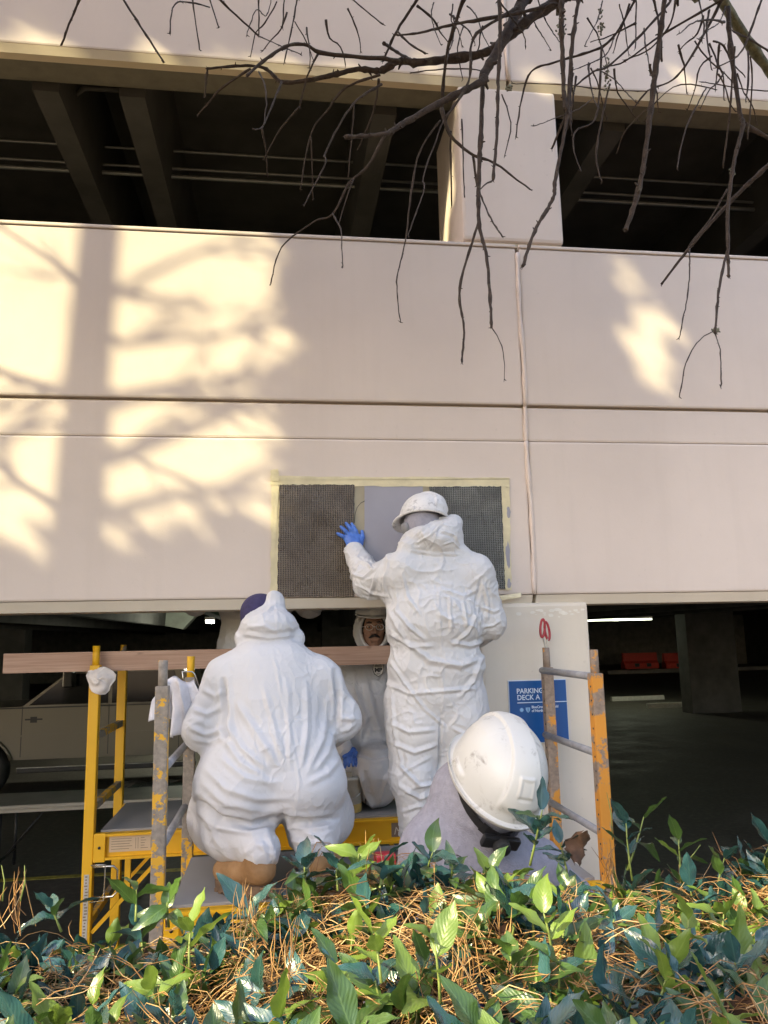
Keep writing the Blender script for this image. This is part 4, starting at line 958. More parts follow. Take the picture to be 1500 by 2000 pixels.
cov = core + [
    ell(A(529, 1328, -.55), (.205, .150, .15), .08), cone(A(500, 1290, -.53), A(556, 1290, -.53), .085, .085, .09), ell(A(533, 1400, -.585), (.235, .17, .22), .06), ell(A(535, 1470, -.62), (.265, .19, .17), .06),
    ell(A(478, 1535, -.66), (.185, .185, .155), .06), ell(A(588, 1535, -.65), (.185, .185, .155), .06),
    cone(shL, elL, .090, .100, .06), cone(elL, wrL, .098, .070, .04), cone(shR, elR, .088, .090, .06), cone(elR, wrR, .088, .066, .04),
    cone(A(455, 1530, -.62), knL, .165, .140, .05), cone(A(605, 1530, -.62), knR, .150, .125, .05),
    cone(knL+Vector((.015, -.1, .01)), A(462, 1610, -.62), .150, .155, .05), cone(A(464, 1608, -.64), anL, .132, .078, .03),
    cone(knR+Vector((0, -.1, 0)), A(612, 1615, -.62), .12, .115, .05), cone(A(612, 1615, -.62), anR, .11, .088, .035),
    # hood
    ell(A(526, 1225, -.50), (.132, .135, .085), .03), cone(A(527, 1215, -.46), A(538, 1172, -.45), .105, .040, .03), cone(A(480, 1247, -.50), A(574, 1247, -.50), .052, .052, .015), cone(A(538, 1178, -.45), A(533, 1167, -.46), .040, .030, .02)]
kf = [([(531, 1262), (545, 1330), (560, 1400), (575, 1470), (585, 1530), (580, 1570)], .0045, .006),
      ([(545, 1500), (500, 1430), (460, 1370)], .014, .014), ([(556, 1500), (535, 1420), (515, 1340)], .011, .011), ([(566, 1500), (565, 1420), (560, 1330)], .010, .011), ([(590, 1500), (600, 1420), (598, 1330)], .012, .011), ([(600, 1510), (632, 1440), (640, 1370)], .014, .013),
      ([(440, 1400), (470, 1460), (520, 1500)], .013, .012), ([(447, 1350), (446, 1400), (455, 1460)], .012, .012), ([(430, 1430), (470, 1490), (520, 1520)], .012, .012), ([(655, 1420), (640, 1470), (615, 1505)], .013, .012),
      ([(400, 1500), (440, 1540), (500, 1560), (560, 1560)], .010, .012), ([(395, 1530), (440, 1570), (510, 1585), (560, 1580)], .010, .012), ([(430, 1480), (480, 1520), (540, 1530)], .012, .012), ([(600, 1530), (640, 1510), (665, 1480)], .012, .012),
      ([(385, 1565), (430, 1602), (490, 1612), (545, 1600)], -.030, .014), ([(550, 1600), (600, 1607), (655, 1600)], -.028, .012), ([(552, 1590), (556, 1640)], -.02, .014),
      ([(437, 1330), (442, 1390), (440, 1445)], -.022, .010), ([(655, 1310), (660, 1370), (656, 1425)], -.022, .010),
      ([(375, 1385), (405, 1395), (435, 1380)], .013, .010), ([(370, 1420), (400, 1435), (435, 1425)], .014, .010), ([(395, 1345), (420, 1360), (440, 1350)], .011, .010), ([(375, 1445), (410, 1450), (440, 1440)], .011, .009),
      ([(665, 1350), (685, 1365), (695, 1380)], .012, .009), ([(665, 1400), (685, 1405), (695, 1400)], .012, .009), ([(665, 1430), (680, 1425), (692, 1415)], .010, .008),
      ([(400, 1585), (420, 1640), (460, 1690)], .010, .012), ([(520, 1620), (535, 1660), (540, 1690)], .012, .010), ([(475, 1670), (500, 1650), (520, 1655)], .010, .010), ([(570, 1640), (600, 1650), (640, 1640)], .016, .010), ([(590, 1625), (620, 1635), (650, 1625)], .012, .010),
      ([(475, 1238), (525, 1246), (580, 1240)], .014, .008), ([(485, 1225), (515, 1222), (540, 1235)], .010, .008), ([(537, 1165), (541, 1200), (541, 1240)], .005, .005), ([(500, 1205), (520, 1195), (535, 1180)], .009, .008), ([(555, 1200), (560, 1220), (575, 1232)], .009, .008)]
cloth('coverall', cov, .0052, M['tyvek2'], p, 3, .006, .2, (1, 1, .8), [(a, .62*h if h > 0 else h, w) for a, h, w in kf], -.70, .005,
      zones=((elL, .14, .012, (1, 1, 1), .075), (elR, .12, .012, (1, 1, 1), .075), (A(480, 1600, -.6), .13, .010, (.7, 1, 1.8), .09), (A(615, 1630, -.7), .10, .014, (.7, 1, 1.6), .06), (A(527, 1215, -.46), .12, .010, (1, 1, 1), .07)))
body = slim(core) + [cone(shL, elL, .05, .042), cone(elL, wrL, .042, .03), cone(shR, elR, .05, .042), cone(elR, wrR, .042, .03), cone(wrL, wrL+Vector((.03, .09, .0)), .034, .025), cone(wrR, wrR+Vector((-.03, .09, .0)), .034, .025), cone(A(500, 1530, -.55), knL, .075, .055), cone(A(570, 1530, -.55), knR, .075, .055), cone(knL, anL, .045, .035), cone(knR, anR, .045, .035), cone(A(527, 1270, -.5), head, .06, .07), ell(head, (.076, .095, .112), .03)]
body_mesh(body, .011, M['skin'], p)
cap = [ell(A(508, 1196, -.40), (.092, .10, .088), .02), cone(A(487, 1215, -.40), A(482, 1218, -.32), .035, .03, .02)]
body_mesh(cap, .006, M['navy'], p, 'knit_cap')
for w_, sx in ((wrL, 1), (wrR, -1)):
    k0 = w_+Vector((sx*.02, .075, .0))
    hand(p, w_, [k0+Vector((dx, 0, dz)) for dx, dz in ((-.03, 0), (-.01, .008), (.012, .008), (.03, 0))], [k0+Vector((dx*1.2, .07, dz-.02)) for dx, dz in ((-.03, 0), (-.01, .008), (.012, .008), (.03, 0))], (w_+Vector((sx*.045, .04, -.01)), w_+Vector((sx*.055, .075, -.015)), w_+Vector((sx*.05, .10, -.02))), M['glove'], palm_n=(0, 0, -1))
# boots: toes on the deck, soles turned back towards the camera
boot(p, anL+Vector((-.012, -.01, -.035)), anL+Vector((-.62, .55, -.16)), (-.05, .02, 1), 1.12)
boot(p, anR+Vector((.01, -.01, -.035)), anR+Vector((.35, .8, -.05)), (0, .02, 1), 1.1)
# blue trouser cuff showing under the torn leg
MB().tube([A(588, 1655, -.84), A(592, 1668, -.86), A(597, 1682, -.865)], [.018, .030, .024], 12).build('trouser_cuff', M['navy'], p)

# ------------------------------------------------------------------ worker facing out of the garage
Y0 = .66
p = person((at(735, 1580, Y0).x, Y0, PZ2), 'worker with glasses and moustache kneeling inside the garage facing out')
A = lambda x, y, Y=Y0: at(x, y, Y)
head = A(728, 1228, .64); pel = A(715, 1465, .78)
shL, shR = A(660, 1305, .68), A(790, 1305, .68)          # image left / right
elL, elR = A(640, 1395, .62), A(815, 1395, .62)
wrL, wrR = A(672, 1465, .45), A(790, 1465, .45)
knL, knR = A(672, 1560, .62), A(738, 1545, .42)
knL.z = PZ2+.11; knR.z = max(knR.z, PZ2+.15)
anL, anR = Vector((knL.x-.02, .98, PZ2+.1)), Vector((knR.x, .93, PZ2+.1))
core = [cone(A(725, 1335, .66), A(720, 1440, .74), .165, .165, .06, FB, 1.4), cone(shL, shR, .085, .085, .06), cone(pel+Vector((-.07, 0, 0)), pel+Vector((.07, 0, 0)), .15, .15, .06)]
cov = core + [ell(A(722, 1370, .66), (.225, .16, .22), .05), ell(A(718, 1445, .70), (.22, .17, .14), .05), cone(shL, elL, .09, .08, .05), cone(elL, wrL, .075, .055, .04), cone(shR, elR, .09, .08, .05), cone(elR, wrR, .075, .055, .04),
    cone(pel+Vector((-.1, 0, -.03)), knL, .13, .11, .05), cone(pel+Vector((.07, -.05, -.02)), knR+Vector((0, 0, .06)), .125, .135, .04), cone(knR+Vector((0, .0, .06)), knR+Vector((0, .02, -.03)), .135, .115, .04), cone(knL, anL, .1, .07, .04), cone(knR+Vector((0, .05, -.03)), anR, .1, .07, .04)]
cloth('coverall', cov, .0075, M['tyvek'], p, 6, .014, .14, (1.3, 1, .7), [([(690, 1300), (700, 1380), (706, 1460)], .006, .008), ([(710, 1310), (730, 1390), (745, 1440)], .014, .016), ([(690, 1340), (715, 1400), (700, 1450)], .012, .014), ([(690, 1465), (730, 1478), (775, 1468)], -.022, .014), ([(700, 1500), (715, 1550), (730, 1580)], .014, .012), ([(770, 1490), (750, 1540), (740, 1570)], .014, .012)], .45, .005)
body = slim(core) + [cone(shL, elL, .05, .042), cone(elL, wrL, .042, .03), cone(shR, elR, .05, .042), cone(elR, wrR, .042, .03), cone(pel, knL, .08, .06), cone(pel, knR, .08, .06), cone(knL, anL, .055, .04), cone(knR, anR, .055, .04), cone(A(728, 1295, .68), head, .058, .06),
    ell(head+Vector((0, .015, .015)), (.074, .090, .105), .03), ell(head+Vector((0, -.010, -.050)), (.054, .066, .062), .03), ell(head+Vector((0, -.052, -.093)), (.026, .024, .020), .02),
    cone(head+Vector((0, -.080, .020)), head+Vector((0, -.096, -.018)), .010, .016, .012), ell(head+Vector((-.014, -.086, -.022)), (.010, .010, .008), .008), ell(head+Vector((.014, -.086, -.022)), (.010, .010, .008), .008),
    cone(head+Vector((-.034, -.076, .032)), head+Vector((.034, -.076, .032)), .011, .011, .014), cone(head+Vector((-.024, -.078, -.058)), head+Vector((.024, -.078, -.058)), .008, .008, .008), cone(head+Vector((-.020, -.078, -.068)), head+Vector((.020, -.078, -.068)), .009, .009, .008),
    ell(head+Vector((-.040, -.062, -.012)), (.024, .02, .02), .02), ell(head+Vector((.040, -.062, -.012)), (.024, .02, .02), .02), ell(head+Vector((-.076, .01, -.005)), (.010, .022, .032), .01), ell(head+Vector((.076, .01, -.005)), (.010, .022, .032), .01)]
body_mesh(body, .0055, M['skin'], p)
for sx in (-1, 1):
    MB().lathe([(.0, .012), (.007, .010), (.0105, .004), (.011, 0)], head+Vector((sx*.031, -.066, .010)), 14, (0, -1, 0)).build('eye', simple('eye_white', (.5, .48, .45), .3), p)
    MB().lathe([(.0, .003), (.004, .002), (.005, 0)], head+Vector((sx*.031, -.077, .009)), 12, (0, -1, 0)).build('pupil', M['dark'], p)
    MB().tube([head+Vector((sx*.015, -.086, .034)), head+Vector((sx*.032, -.088, .039)), head+Vector((sx*.050, -.076, .033))], [.003, .005, .002], 6).build('eyebrow', M['hair'], p)
gl = MB()
for sx in (-1, 1):
    gl.tube([head+Vector((sx*.032+.023*math.cos(a), -.097-.004*abs(math.cos(a)), .008+.017*math.sin(a))) for a in np.linspace(0, 2*math.pi, 25)], .0018, 6)
    gl.tube([head+Vector((sx*.055, -.095, .012)), head+Vector((sx*.074, -.05, .012)), head+Vector((sx*.078, .01, .008))], .0016, 5)
gl.tube([head+Vector((-.009, -.099, .010)), head+Vector((.009, -.099, .010))], .0018, 6)
gl.build('glasses', M['steel'], p)
MB().tube([head+Vector((-.034, -.078, -.054)), head+Vector((-.016, -.092, -.044)), head+Vector((0, -.095, -.040)), head+Vector((.016, -.092, -.044)), head+Vector((.034, -.078, -.054))], [.003, .008, .008, .008, .003], 8).build('moustache', M['hair'], p)
# hood framing the face: a thick rim shell, open at the front
hd = MB(); n1, n2 = 28, 12; vs_ = []; fs = []
for i in range(n2):
    t = i/(n2-1)
    for k in range(n1):
        a = 2*math.pi*k/n1; rx = .078+.038*min(1, t*3); rz = .108+.030*min(1, t*3)
        if t > .35: q = math.sqrt(max(0, 1-((t-.35)/.65)**2)); rx *= q; rz *= q
        w_ = 1+.05*math.sin(5*a+2*i)
        vs_.append(head+Vector((rx*w_*math.cos(a), -.055+.19*t-.02*math.sin(a), -.008+rz*w_*math.sin(a))))
for i in range(n2-1):
    for k in range(n1): fs.append((i*n1+k, i*n1+(k+1) % n1, (i+1)*n1+(k+1) % n1, (i+1)*n1+k))
hd.add(vs_, fs, True).build('hood', M['tyvek'], p)
MB().tube([head+Vector((.083*math.cos(a), -.050, -.008+.113*math.sin(a))) for a in np.linspace(0, 2*math.pi, 30)], .011, 8).build('hood_hem', M['tyvek'], p)
MB().tube([head+Vector((.068*math.cos(a), -.035, .0+.100*math.sin(a))) for a in np.linspace(-.3, math.pi+.3, 24)], .014, 8).build('balaclava', M['hair'], p)
hard_hat(p, head+Vector((.0, .01, .088)), (0, -.10, 1), (0.05, -1, -.05), .86, M['hat_dim'], strap=False, brim_front=.03)
# shield badge on the chest
bd = A(739, 1308, .455); bx = bd.x; bz = bd.z; yb = .462
shp = [(-.030, .038), (-.012, .032), (0, .040), (.012, .032), (.030, .038), (.034, .0), (.024, -.026), (0, -.042), (-.024, -.026), (-.034, 0)]
MB().prism([(bx+x, yb, bz+z) for x, z in shp], (0, .004, 0)).build('badge', M['dark'], p)
MB().prism([(bx+x*.88, yb-.003, bz+z*.88) for x, z in shp], (0, .002, 0)).build('badge_field', simple('badge_white', (.62, .60, .56), .7), p)
def text(body, loc, size, m, parent=None, name='lettering', rot=(R(90), 0, 0), ext=.0015, align='LEFT', bold=0.0, shear=0.0, sx=1.0):
    cu = bpy.data.curves.new(name, 'FONT'); cu.body = body; cu.size = size; cu.extrude = ext; cu.align_x = align; cu.offset = bold; cu.shear = shear; cu.resolution_u = 3
    o = bpy.data.objects.new('tmp', cu); COL.objects.link(o); o.location = loc; o.rotation_euler = rot; o.scale = (sx, 1, 1)
    dg = bpy.context.evaluated_depsgraph_get(); me = bpy.data.meshes.new_from_object(o.evaluated_get(dg)); me.transform(o.matrix_basis)
    COL.objects.unlink(o); bpy.data.objects.remove(o)
    me.materials.clear(); return link_mesh(name, me, m, parent)
text('MP', (bx, yb-.005, bz-.013), .034, M['dark'], p, align='CENTER', bold=.0015)
for dz, w_ in ((.026, .020), (.019, .022), (-.024, .010)): MB().box((bx-w_, yb-.0052, bz+dz-.0018), (bx+w_, yb-.0035, bz+dz+.0018)).build('badge_print', M['dark'], p)
for w_, sx in ((wrL, 1), (wrR, -1)):
    k0 = w_+Vector((sx*.03, -.04, -.03))
    hand(p, w_, [k0+Vector((dx, 0, dz)) for dx, dz in ((-.028, 0), (-.01, .008), (.01, .008), (.028, 0))], [k0+Vector((dx*1.2, -.05, dz-.05)) for dx, dz in ((-.028, 0), (-.01, .008), (.01, .008), (.028, 0))], (w_+Vector((sx*.05, -.02, .0)), w_+Vector((sx*.06, -.05, -.01)), w_+Vector((sx*.05, -.075, -.02))), M['glove'], palm_n=(0, .7, -.7))
for kn_, an in ((knL, anL), (knR, anR)): boot(p, an+Vector((0, .03, .02)), an+Vector((0, .02, -.3)), (0, -.9, .45), 1.0)

# ------------------------------------------------------------------ worker standing deeper in the garage (head above the beam)
Y0 = .80
p = person((at(430, 1575, Y0).x+.1, Y0, PZ2), 'worker in dim white coverall standing inside the garage with head hidden by the beam')
A = lambda x, y, Y=Y0: at(x, y, Y)
sh = A(500, 1100); cx = sh.x; zp = PZ2
V3 = lambda x, z, y=0.: Vector((cx+x, Y0+y, zp+z))
core = [cone(V3(0, 1.30), V3(0, 1.0), .165, .16, .06, FB, 1.4), cone(V3(-.17, 1.42), V3(.17, 1.42), .085, .085, .06), cone(V3(-.07, .9), V3(.07, .9), .15, .15, .06)]
eL, wL = V3(-.36, 1.18, -.05), V3(-.20, 1.26, -.25); eR, wR = V3(.33, 1.15, -.02), V3(.27, 1.32, -.22)
hL, hR, kL, kR, aL, aR = V3(-.10, .86), V3(.10, .86), V3(-.2, .47, -.03), V3(.12, .47, -.03), V3(-.24, .09), V3(.13, .09)
cov = core+[ell(V3(0, 1.18), (.23, .16, .26), .05), ell(V3(0, .95), (.22, .16, .16), .05), cone(V3(-.19, 1.40), eL, .09, .08, .05), cone(eL, wL, .075, .055, .04), cone(V3(.19, 1.40), eR, .09, .08, .05), cone(eR, wR, .075, .055, .04), cone(hL, kL, .125, .105, .05), cone(kL, aL, .10, .085, .04), cone(hR, kR, .125, .105, .05), cone(kR, aR, .10, .085, .04), ell(V3(0, 1.52), (.12, .12, .08), .03)]
cloth('coverall', cov, .009, M['tyvek'], p, 9, .018, .13, (1, 1, 1), (), 0, .007)
hd_ = V3(0, 1.62, -.01)
body_mesh(slim(core)+[cone(V3(-.19, 1.4), eL, .05, .042), cone(eL, wL, .042, .03), cone(V3(.19, 1.4), eR, .05, .042), cone(eR, wR, .042, .03), cone(hL, kL, .08, .06), cone(kL, aL, .055, .04), cone(hR, kR, .08, .06), cone(kR, aR, .055, .04), cone(V3(0, 1.45), hd_, .06, .07), ell(hd_, (.076, .095, .112), .03), cone(hd_+Vector((0, -.09, .0)), hd_+Vector((0, -.105, -.02)), .012, .016, .012)], .012, M['skin'], p)
hard_hat(p, hd_+Vector((0, 0, .05)), (0, -.05, 1), (0, -1, 0), .9, M['hat_dim'], strap=False, brim_front=.03)
for w_, sx in ((wL, 1), (wR, -1)):
    k0 = w_+Vector((sx*.02, -.07, .03))
    hand(p, w_, [k0+Vector((dx, 0, dz)) for dx, dz in ((-.03, 0), (-.01, .008), (.012, .008), (.03, 0))], [k0+Vector((dx*1.2, -.06, dz+.03)) for dx, dz in ((-.03, 0), (-.01, .008), (.012, .008), (.03, 0))], (w_+Vector((sx*.045, -.04, .01)), w_+Vector((sx*.055, -.07, .015)), w_+Vector((sx*.05, -.09, .02))), M['glove'], palm_n=(0, -.3, 1))
for an, dx in ((aL, -.05), (aR, .05)): boot(p, Vector((an.x, an.y, PZ2+.120)), Vector((an.x+dx, an.y-.2, PZ2+.1)), (0, 0, 1), 1.0)

# ------------------------------------------------------------------ worker in the white hard hat right behind the hedge
Y0 = -2.22
p = person((at(950, 1900, Y0).x, Y0+.1, ground_z(.5, Y0)), 'worker in grey hooded sweatshirt and scuffed white hard hat right behind the hedge')
A = lambda x, y, Y=Y0: at(x, y, Y)
upv = Vector((.27, -.54, .78)).normalized(); fwd = Vector((-.04, .80, .5))
fwd = (fwd-upv*fwd.dot(upv)).normalized(); rgt = fwd.cross(upv)
bc = A(968, 1522, -2.20)
hard_hat(p, bc, upv, fwd, .965, M['hat_front'], strap=True, brim_front=.02)
hdc = bc-upv*.045+fwd*.005
gz = ground_z(.5, Y0)
nk = bc+Vector((-.02, .06, -.205)); cz = nk.z
shL, shR = nk+Vector((-.19, .06, -.13)), nk+Vector((.19, .02, -.13))
chs = nk+Vector((-.01, .08, -.26)); pel = Vector((chs.x, chs.y-.10, gz+.84))
rotm = Matrix((rgt, fwd, upv)).transposed()
hood = [ell(hdc-upv*.01, (.088, .107, .125), .03, rotm), cone(hdc-upv*.05+fwd*.02, nk, .085, .10, .04), cone(A(893, 1540, -2.10), A(884, 1650, -2.10), .062, .095, .05), cone(nk+Vector((-.12, .04, .02)), nk+Vector((.12, .0, -.02)), .085, .08, .05)]
core = [cone(shL, shR, .085, .085, .07), cone(chs, pel, .16, .15, .06, FB, 1.4)]
elL, elR = shL+Vector((-.07, .08, -.27)), shR+Vector((.08, .08, -.27)); wL, wR = elL+Vector((.10, .24, -.02)), elR+Vector((-.10, .24, -.02))
kL, kR = Vector((pel.x-.11, pel.y+.06, gz+.46)), Vector((pel.x+.11, pel.y+.06, gz+.46)); aL, aR = Vector((pel.x-.12, pel.y, gz+.09)), Vector((pel.x+.12, pel.y, gz+.09))
cloth('sweatshirt', hood+core+[cone(shL, elL, .085, .07, .05), cone(elL, wL, .066, .05, .04), cone(shR, elR, .085, .07, .05), cone(elR, wR, .066, .05, .04), ell(chs, (.22, .15, .24), .06)], .0062, M['shirt'], p, 12, .006, .12, (1, 1, .6), (), 0, .002)
cloth('trousers', [cone(pel+Vector((-.08, 0, 0)), pel+Vector((.08, 0, 0)), .14, .14, .05), cone(pel+Vector((-.09, 0, -.04)), kL, .105, .085, .05), cone(kL, aL, .085, .07, .04), cone(pel+Vector((.09, 0, -.04)), kR, .105, .085, .05), cone(kR, aR, .085, .07, .04)], .011, M['navy'], p, 14, .010, .12)
body_mesh([ell(hdc, (.074, .094, .108), .03, rotm), ell(hdc+fwd*.07-upv*.05, (.045, .045, .045), .03), cone(hdc+fwd*.105, hdc+fwd*.12-upv*.02, .010, .015, .012), cone(hdc, nk, .06, .055, .04), cone(nk, chs, .07, .08, .06)]+slim(core)+[cone(shL, elL, .05, .042), cone(elL, wL, .042, .03), cone(shR, elR, .05, .042), cone(elR, wR, .042, .03), cone(pel, kL, .08, .06), cone(kL, aL, .055, .04), cone(pel, kR, .08, .06), cone(kR, aR, .055, .04)], .010, M['skin'], p)
for w_, sx in ((wL, 1), (wR, -1)):
    k0 = w_+Vector((sx*.03, .075, .0))
    hand(p, w_, [k0+Vector((dx, 0, dz)) for dx, dz in ((-.03, 0), (-.01, .008), (.012, .008), (.03, 0))], [k0+Vector((dx*1.2, .07, dz-.03)) for dx, dz in ((-.03, 0), (-.01, .008), (.012, .008), (.03, 0))], (w_+Vector((sx*.045, .04, -.01)), w_+Vector((sx*.055, .075, -.015)), w_+Vector((sx*.05, .10, -.02))), M['skin'], palm_n=(0, 0, -1), name='hand')
for an in (aL, aR): boot(p, Vector((an.x, an.y, gz+.12)), Vector((an.x, an.y+.2, gz+.1)), (0, 0, 1), 1.0)
# ------------------------------------------------------------------ trees behind the photographer (they shade the facade)
M['bark'] = simple('grey_bark', (.12, .09, .065), .9, var=.35, scale=18, bump=.8, bscale=40)
def leafmat(name, c1, c2, rough=.35, trans=.25, spec=.5):
    n = N(name); oi = n.n('ShaderNodeObjectInfo'); g = n.n('ShaderNodeNewGeometry'); w = n.n('ShaderNodeMath', _operation='ADD'); n.l(oi.outputs['Random'], w.inputs[0]); n.l(g.outputs['Random Per Island'], w.inputs[1])
    fr = n.n('ShaderNodeMath', _operation='FRACT'); n.l(w.outputs[0], fr.inputs[0])
    col = n.ramp(fr.outputs[0], [(0, c1), (1, c2)])
    col = n.mix(n.ramp(n.noise(22, 4), [(.55, 0), (.8, .35)]), col, tuple(x*.55 for x in c1))
    n.set(Base_Color=col, Roughness=rough, Spec=spec, Normal=n.bump(n.noise(60, 3), .12, .003))
    tr = n.n('ShaderNodeBsdfTranslucent'); n.l(col, tr.inputs[0]); mx = n.n('ShaderNodeMixShader'); mx.inputs[0].default_value = trans
    n.l(n.b.outputs[0], mx.inputs[1]); n.l(tr.outputs[0], mx.inputs[2])
    n.l(mx.outputs[0], n.t.nodes['Material Output'].inputs[0]); return n.m
M['far_leaf'] = leafmat('evergreen_leaf', (.03, .05, .02), (.06, .09, .035))
def onsun(u, v, dist): return Vector((u, 0, v)) + SUNV*dist
rr = random.Random(11)
def lump(u, v, s=1.0): return math.sin(2.1*u*s+.7)*math.sin(2.7*v*s+1.3)*.5+math.sin(5.3*u*s+2.2*v*s)*.3+math.sin(9*v*s-6*u*s)*.2
# lit dapples on the facade: (photo x, y, radius in metres)
dap = [at(x, y, 0) for x, y in ((1222, 540), (1240, 605), (1295, 605), (1300, 640), (1220, 665), (1270, 690), (1290, 715), (1245, 715), (975, 680), (940, 95), (840, 135), (1075, 300), (1335, 168), (1060, 165), (925, 205), (1210, 1025), (815, 490))]
dapr = [1.3*q for q in [.085, .06, .085, .11, .085, .12, .12, .11, .05, .07, .12, .07, .12, .1, .05, .05, .05]]
def shade(u, v):
    """1 = leaves stand in the way of the sun towards facade point u, v"""
    for p, r_ in zip(dap, dapr):
        if (u-p.x)**2+(v-p.z)**2 < r_*r_: return 0
    if v < -1.45 and lump(u, v*1.3, 2.0) > -.72: return 0        # the gaps that let sun on to the hedge
    if v > 5.3 and u < .8 and v < 5.70+.10*lump(u, 1, 1.9): return 0
    if u > .06+.035*lump(u, v, 3): return 1
    if v < 2.80+.12*max(0, u+.9)+.16*lump(u, v, 1.4)+.05*math.sin(17*u): return 1
    if v > 5.76+.12*lump(u, v, 1.6)+.05*math.sin(13*u): return 1
    if 4.6 < v: return 0
    return 0
def leaf_quads(b, p, s_, r_):
    d = Vector((r_.gauss(0, 1), r_.gauss(0, 1), r_.gauss(0, 1))).normalized()
    d = (d*.7 - SUNV*.9).normalized(); e1 = d.orthogonal().normalized(); e1 = Matrix.Rotation(r_.uniform(0, 6.28), 3, d) @ e1; e2 = d.cross(e1)
    b.add([p-e1*s_, p+e2*s_*.45, p+e1*s_, p-e2*s_*.45], [(0, 1, 2, 3)])
crowns = {}
def evergreen(u0, u1, v0, v1, step, dmin, dmax, label, tx):
    root = empty('evergreen_tree', onsun(tx, 0, (dmin+dmax)/2-2), label, 'tree', 'trees behind the photographer')
    base = root.location; base.z = .6
    b = MB(); u = u0
    while u < u1:
        v = v0
        while v < v1:
            uu = u+rr.uniform(-.5, .5)*step; vv = v+rr.uniform(-.5, .5)*step
            if shade(uu, vv):
                for k in range(2): leaf_quads(b, onsun(uu, vv, rr.uniform(dmin, dmax)-(4.5 if vv > -.9 else 0)), step*rr.uniform(1.1, 1.7), rr)
            v += step
        u += step
    b.build('crown', M['far_leaf'], root, fix=False)
    top = onsun(tx, 4, (dmin+dmax)/2-3)
    MB().tube([base+Vector((0, 0, -.3)), base+(top-base)*.3+Vector((.1, 0, 0)), top], [.32, .26, .1], 10).build('trunk', M['bark'], root)
evergreen(.0, 3.4, -3.4, 6.6, .085, 13.0, 15.5, 'dense evergreen tree standing right behind the photographer', 1.9)
evergreen(3.4, 8.5, -3.4, 6.6, .11, 13.0, 15.5, 'dense evergreen tree far to the right behind the photographer', 5.5)
evergreen(-3.4, .06, 5.3, 6.8, .085, 13.0, 15.5, 'tall evergreen tree overhanging behind the photographer', -3.0)
evergreen(-6.5, .06, -1.4, 4.8, .085, 13.0, 15.0, 'low evergreen tree left behind the photographer', -5.0)
# the bare tree whose trunk and twigs draw the shadow on the left of the facade
bt = empty('leafless_tree', (0, 0, 0), 'leafless tree behind the photographer shading the left facade', 'tree')
tp = [onsun(u, v, 6.2) for u, v in ((-1.07, -1.0), (-1.05, 1.5), (-1.03, 2.6), (-1.02, 3.4), (-.98, 4.4), (-.93, 5.6), (-.9, 7.0))]
MB().tube(tp, [.10, .09, .078, .068, .06, .05, .04], 10).build('trunk', M['bark'], bt)
twig = MB()
def bough(u, v, a, L, r_, depth, d):
    r_ = r_*(.62 if depth == 0 else 1)
    pts = [(u, v)]; aa = a
    nseg = 6
    for i in range(nseg):
        aa += rr.gauss(0, .10); u += math.cos(aa)*L/nseg; v += math.sin(aa)*L/nseg; pts.append((u, v))
    d2 = d+rr.uniform(-1.2, 1.2)
    P = [onsun(p[0], p[1], d+(d2-d)*i/nseg) for i, p in enumerate(pts)]
    (twig if depth else MB()).tube(P, [r_*(1-.7*i/nseg) for i in range(nseg+1)], 5)
    t = MB().tube(P, [r_*(1-.7*i/nseg) for i in range(nseg+1)], 6)
    if depth == 0: t.build('bough', M['bark'], bt)
    if depth < 2:
        for k in range(5 if depth == 0 else 3):
            i = rr.randint(1, nseg-1); bough(pts[i][0], pts[i][1], aa+rr.choice((-1, 1))*rr.uniform(.3, .8), L*rr.uniform(.35, .6), r_*.5, depth+1, d)
for u, v, a, L, r_ in ((-1.02, 2.95, .40, 1.5, .045), (-1.02, 3.25, .30, 1.4, .05), (-1.0, 3.55, .45, 1.3, .04), (-1.03, 3.0, 2.6, 1.0, .04), (-1.0, 3.9, .35, 1.2, .03), (-1.02, 3.6, 2.75, .9, .04), (-.98, 4.2, 2.5, .9, .03), (-1.04, 2.75, .15, 1.1, .03), (-.98, 4.1, .7, 1.0, .03), (-1.6, 3.3, .5, 1.6, .03)):
    bough(u, v, a, L, r_, 0, 6.2+rr.uniform(-.8, .8))
tag(twig.build('twigs', M['bark'], bt), kind='stuff')

# a belt of trees round the back of the photographer's position
for i, az in enumerate((-95, -72, 5, 28, 52, 78, 100)):
    D = rr.uniform(13, 17); c = Vector((math.sin(R(az))*D, -4-math.cos(R(az))*D, .7)); H_ = rr.uniform(7.5, 9.5)
    e = empty('woodland_tree', c, ('far left', 'left', 'central', 'right of centre', 'right', 'far right', 'rightmost')[i]+' woodland tree in the belt behind the photographer', 'tree', 'woodland belt behind the photographer')
    b = MB()
    for k in range(1500):
        a_ = rr.uniform(0, 6.28); t = rr.random(); q_ = 3.0*math.sqrt(rr.random())*(1-.55*t)
        leaf_quads(b, c+Vector((q_*math.cos(a_), q_*math.sin(a_), .8+t*H_)), rr.uniform(.2, .42), rr)
    b.build('crown', M['far_leaf'], e, fix=False)
    MB().tube([c, c+Vector((.1, 0, H_*.5)), c+Vector((0, .1, H_*.9))], [.22, .16, .05], 8).build('trunk', M['bark'], e)
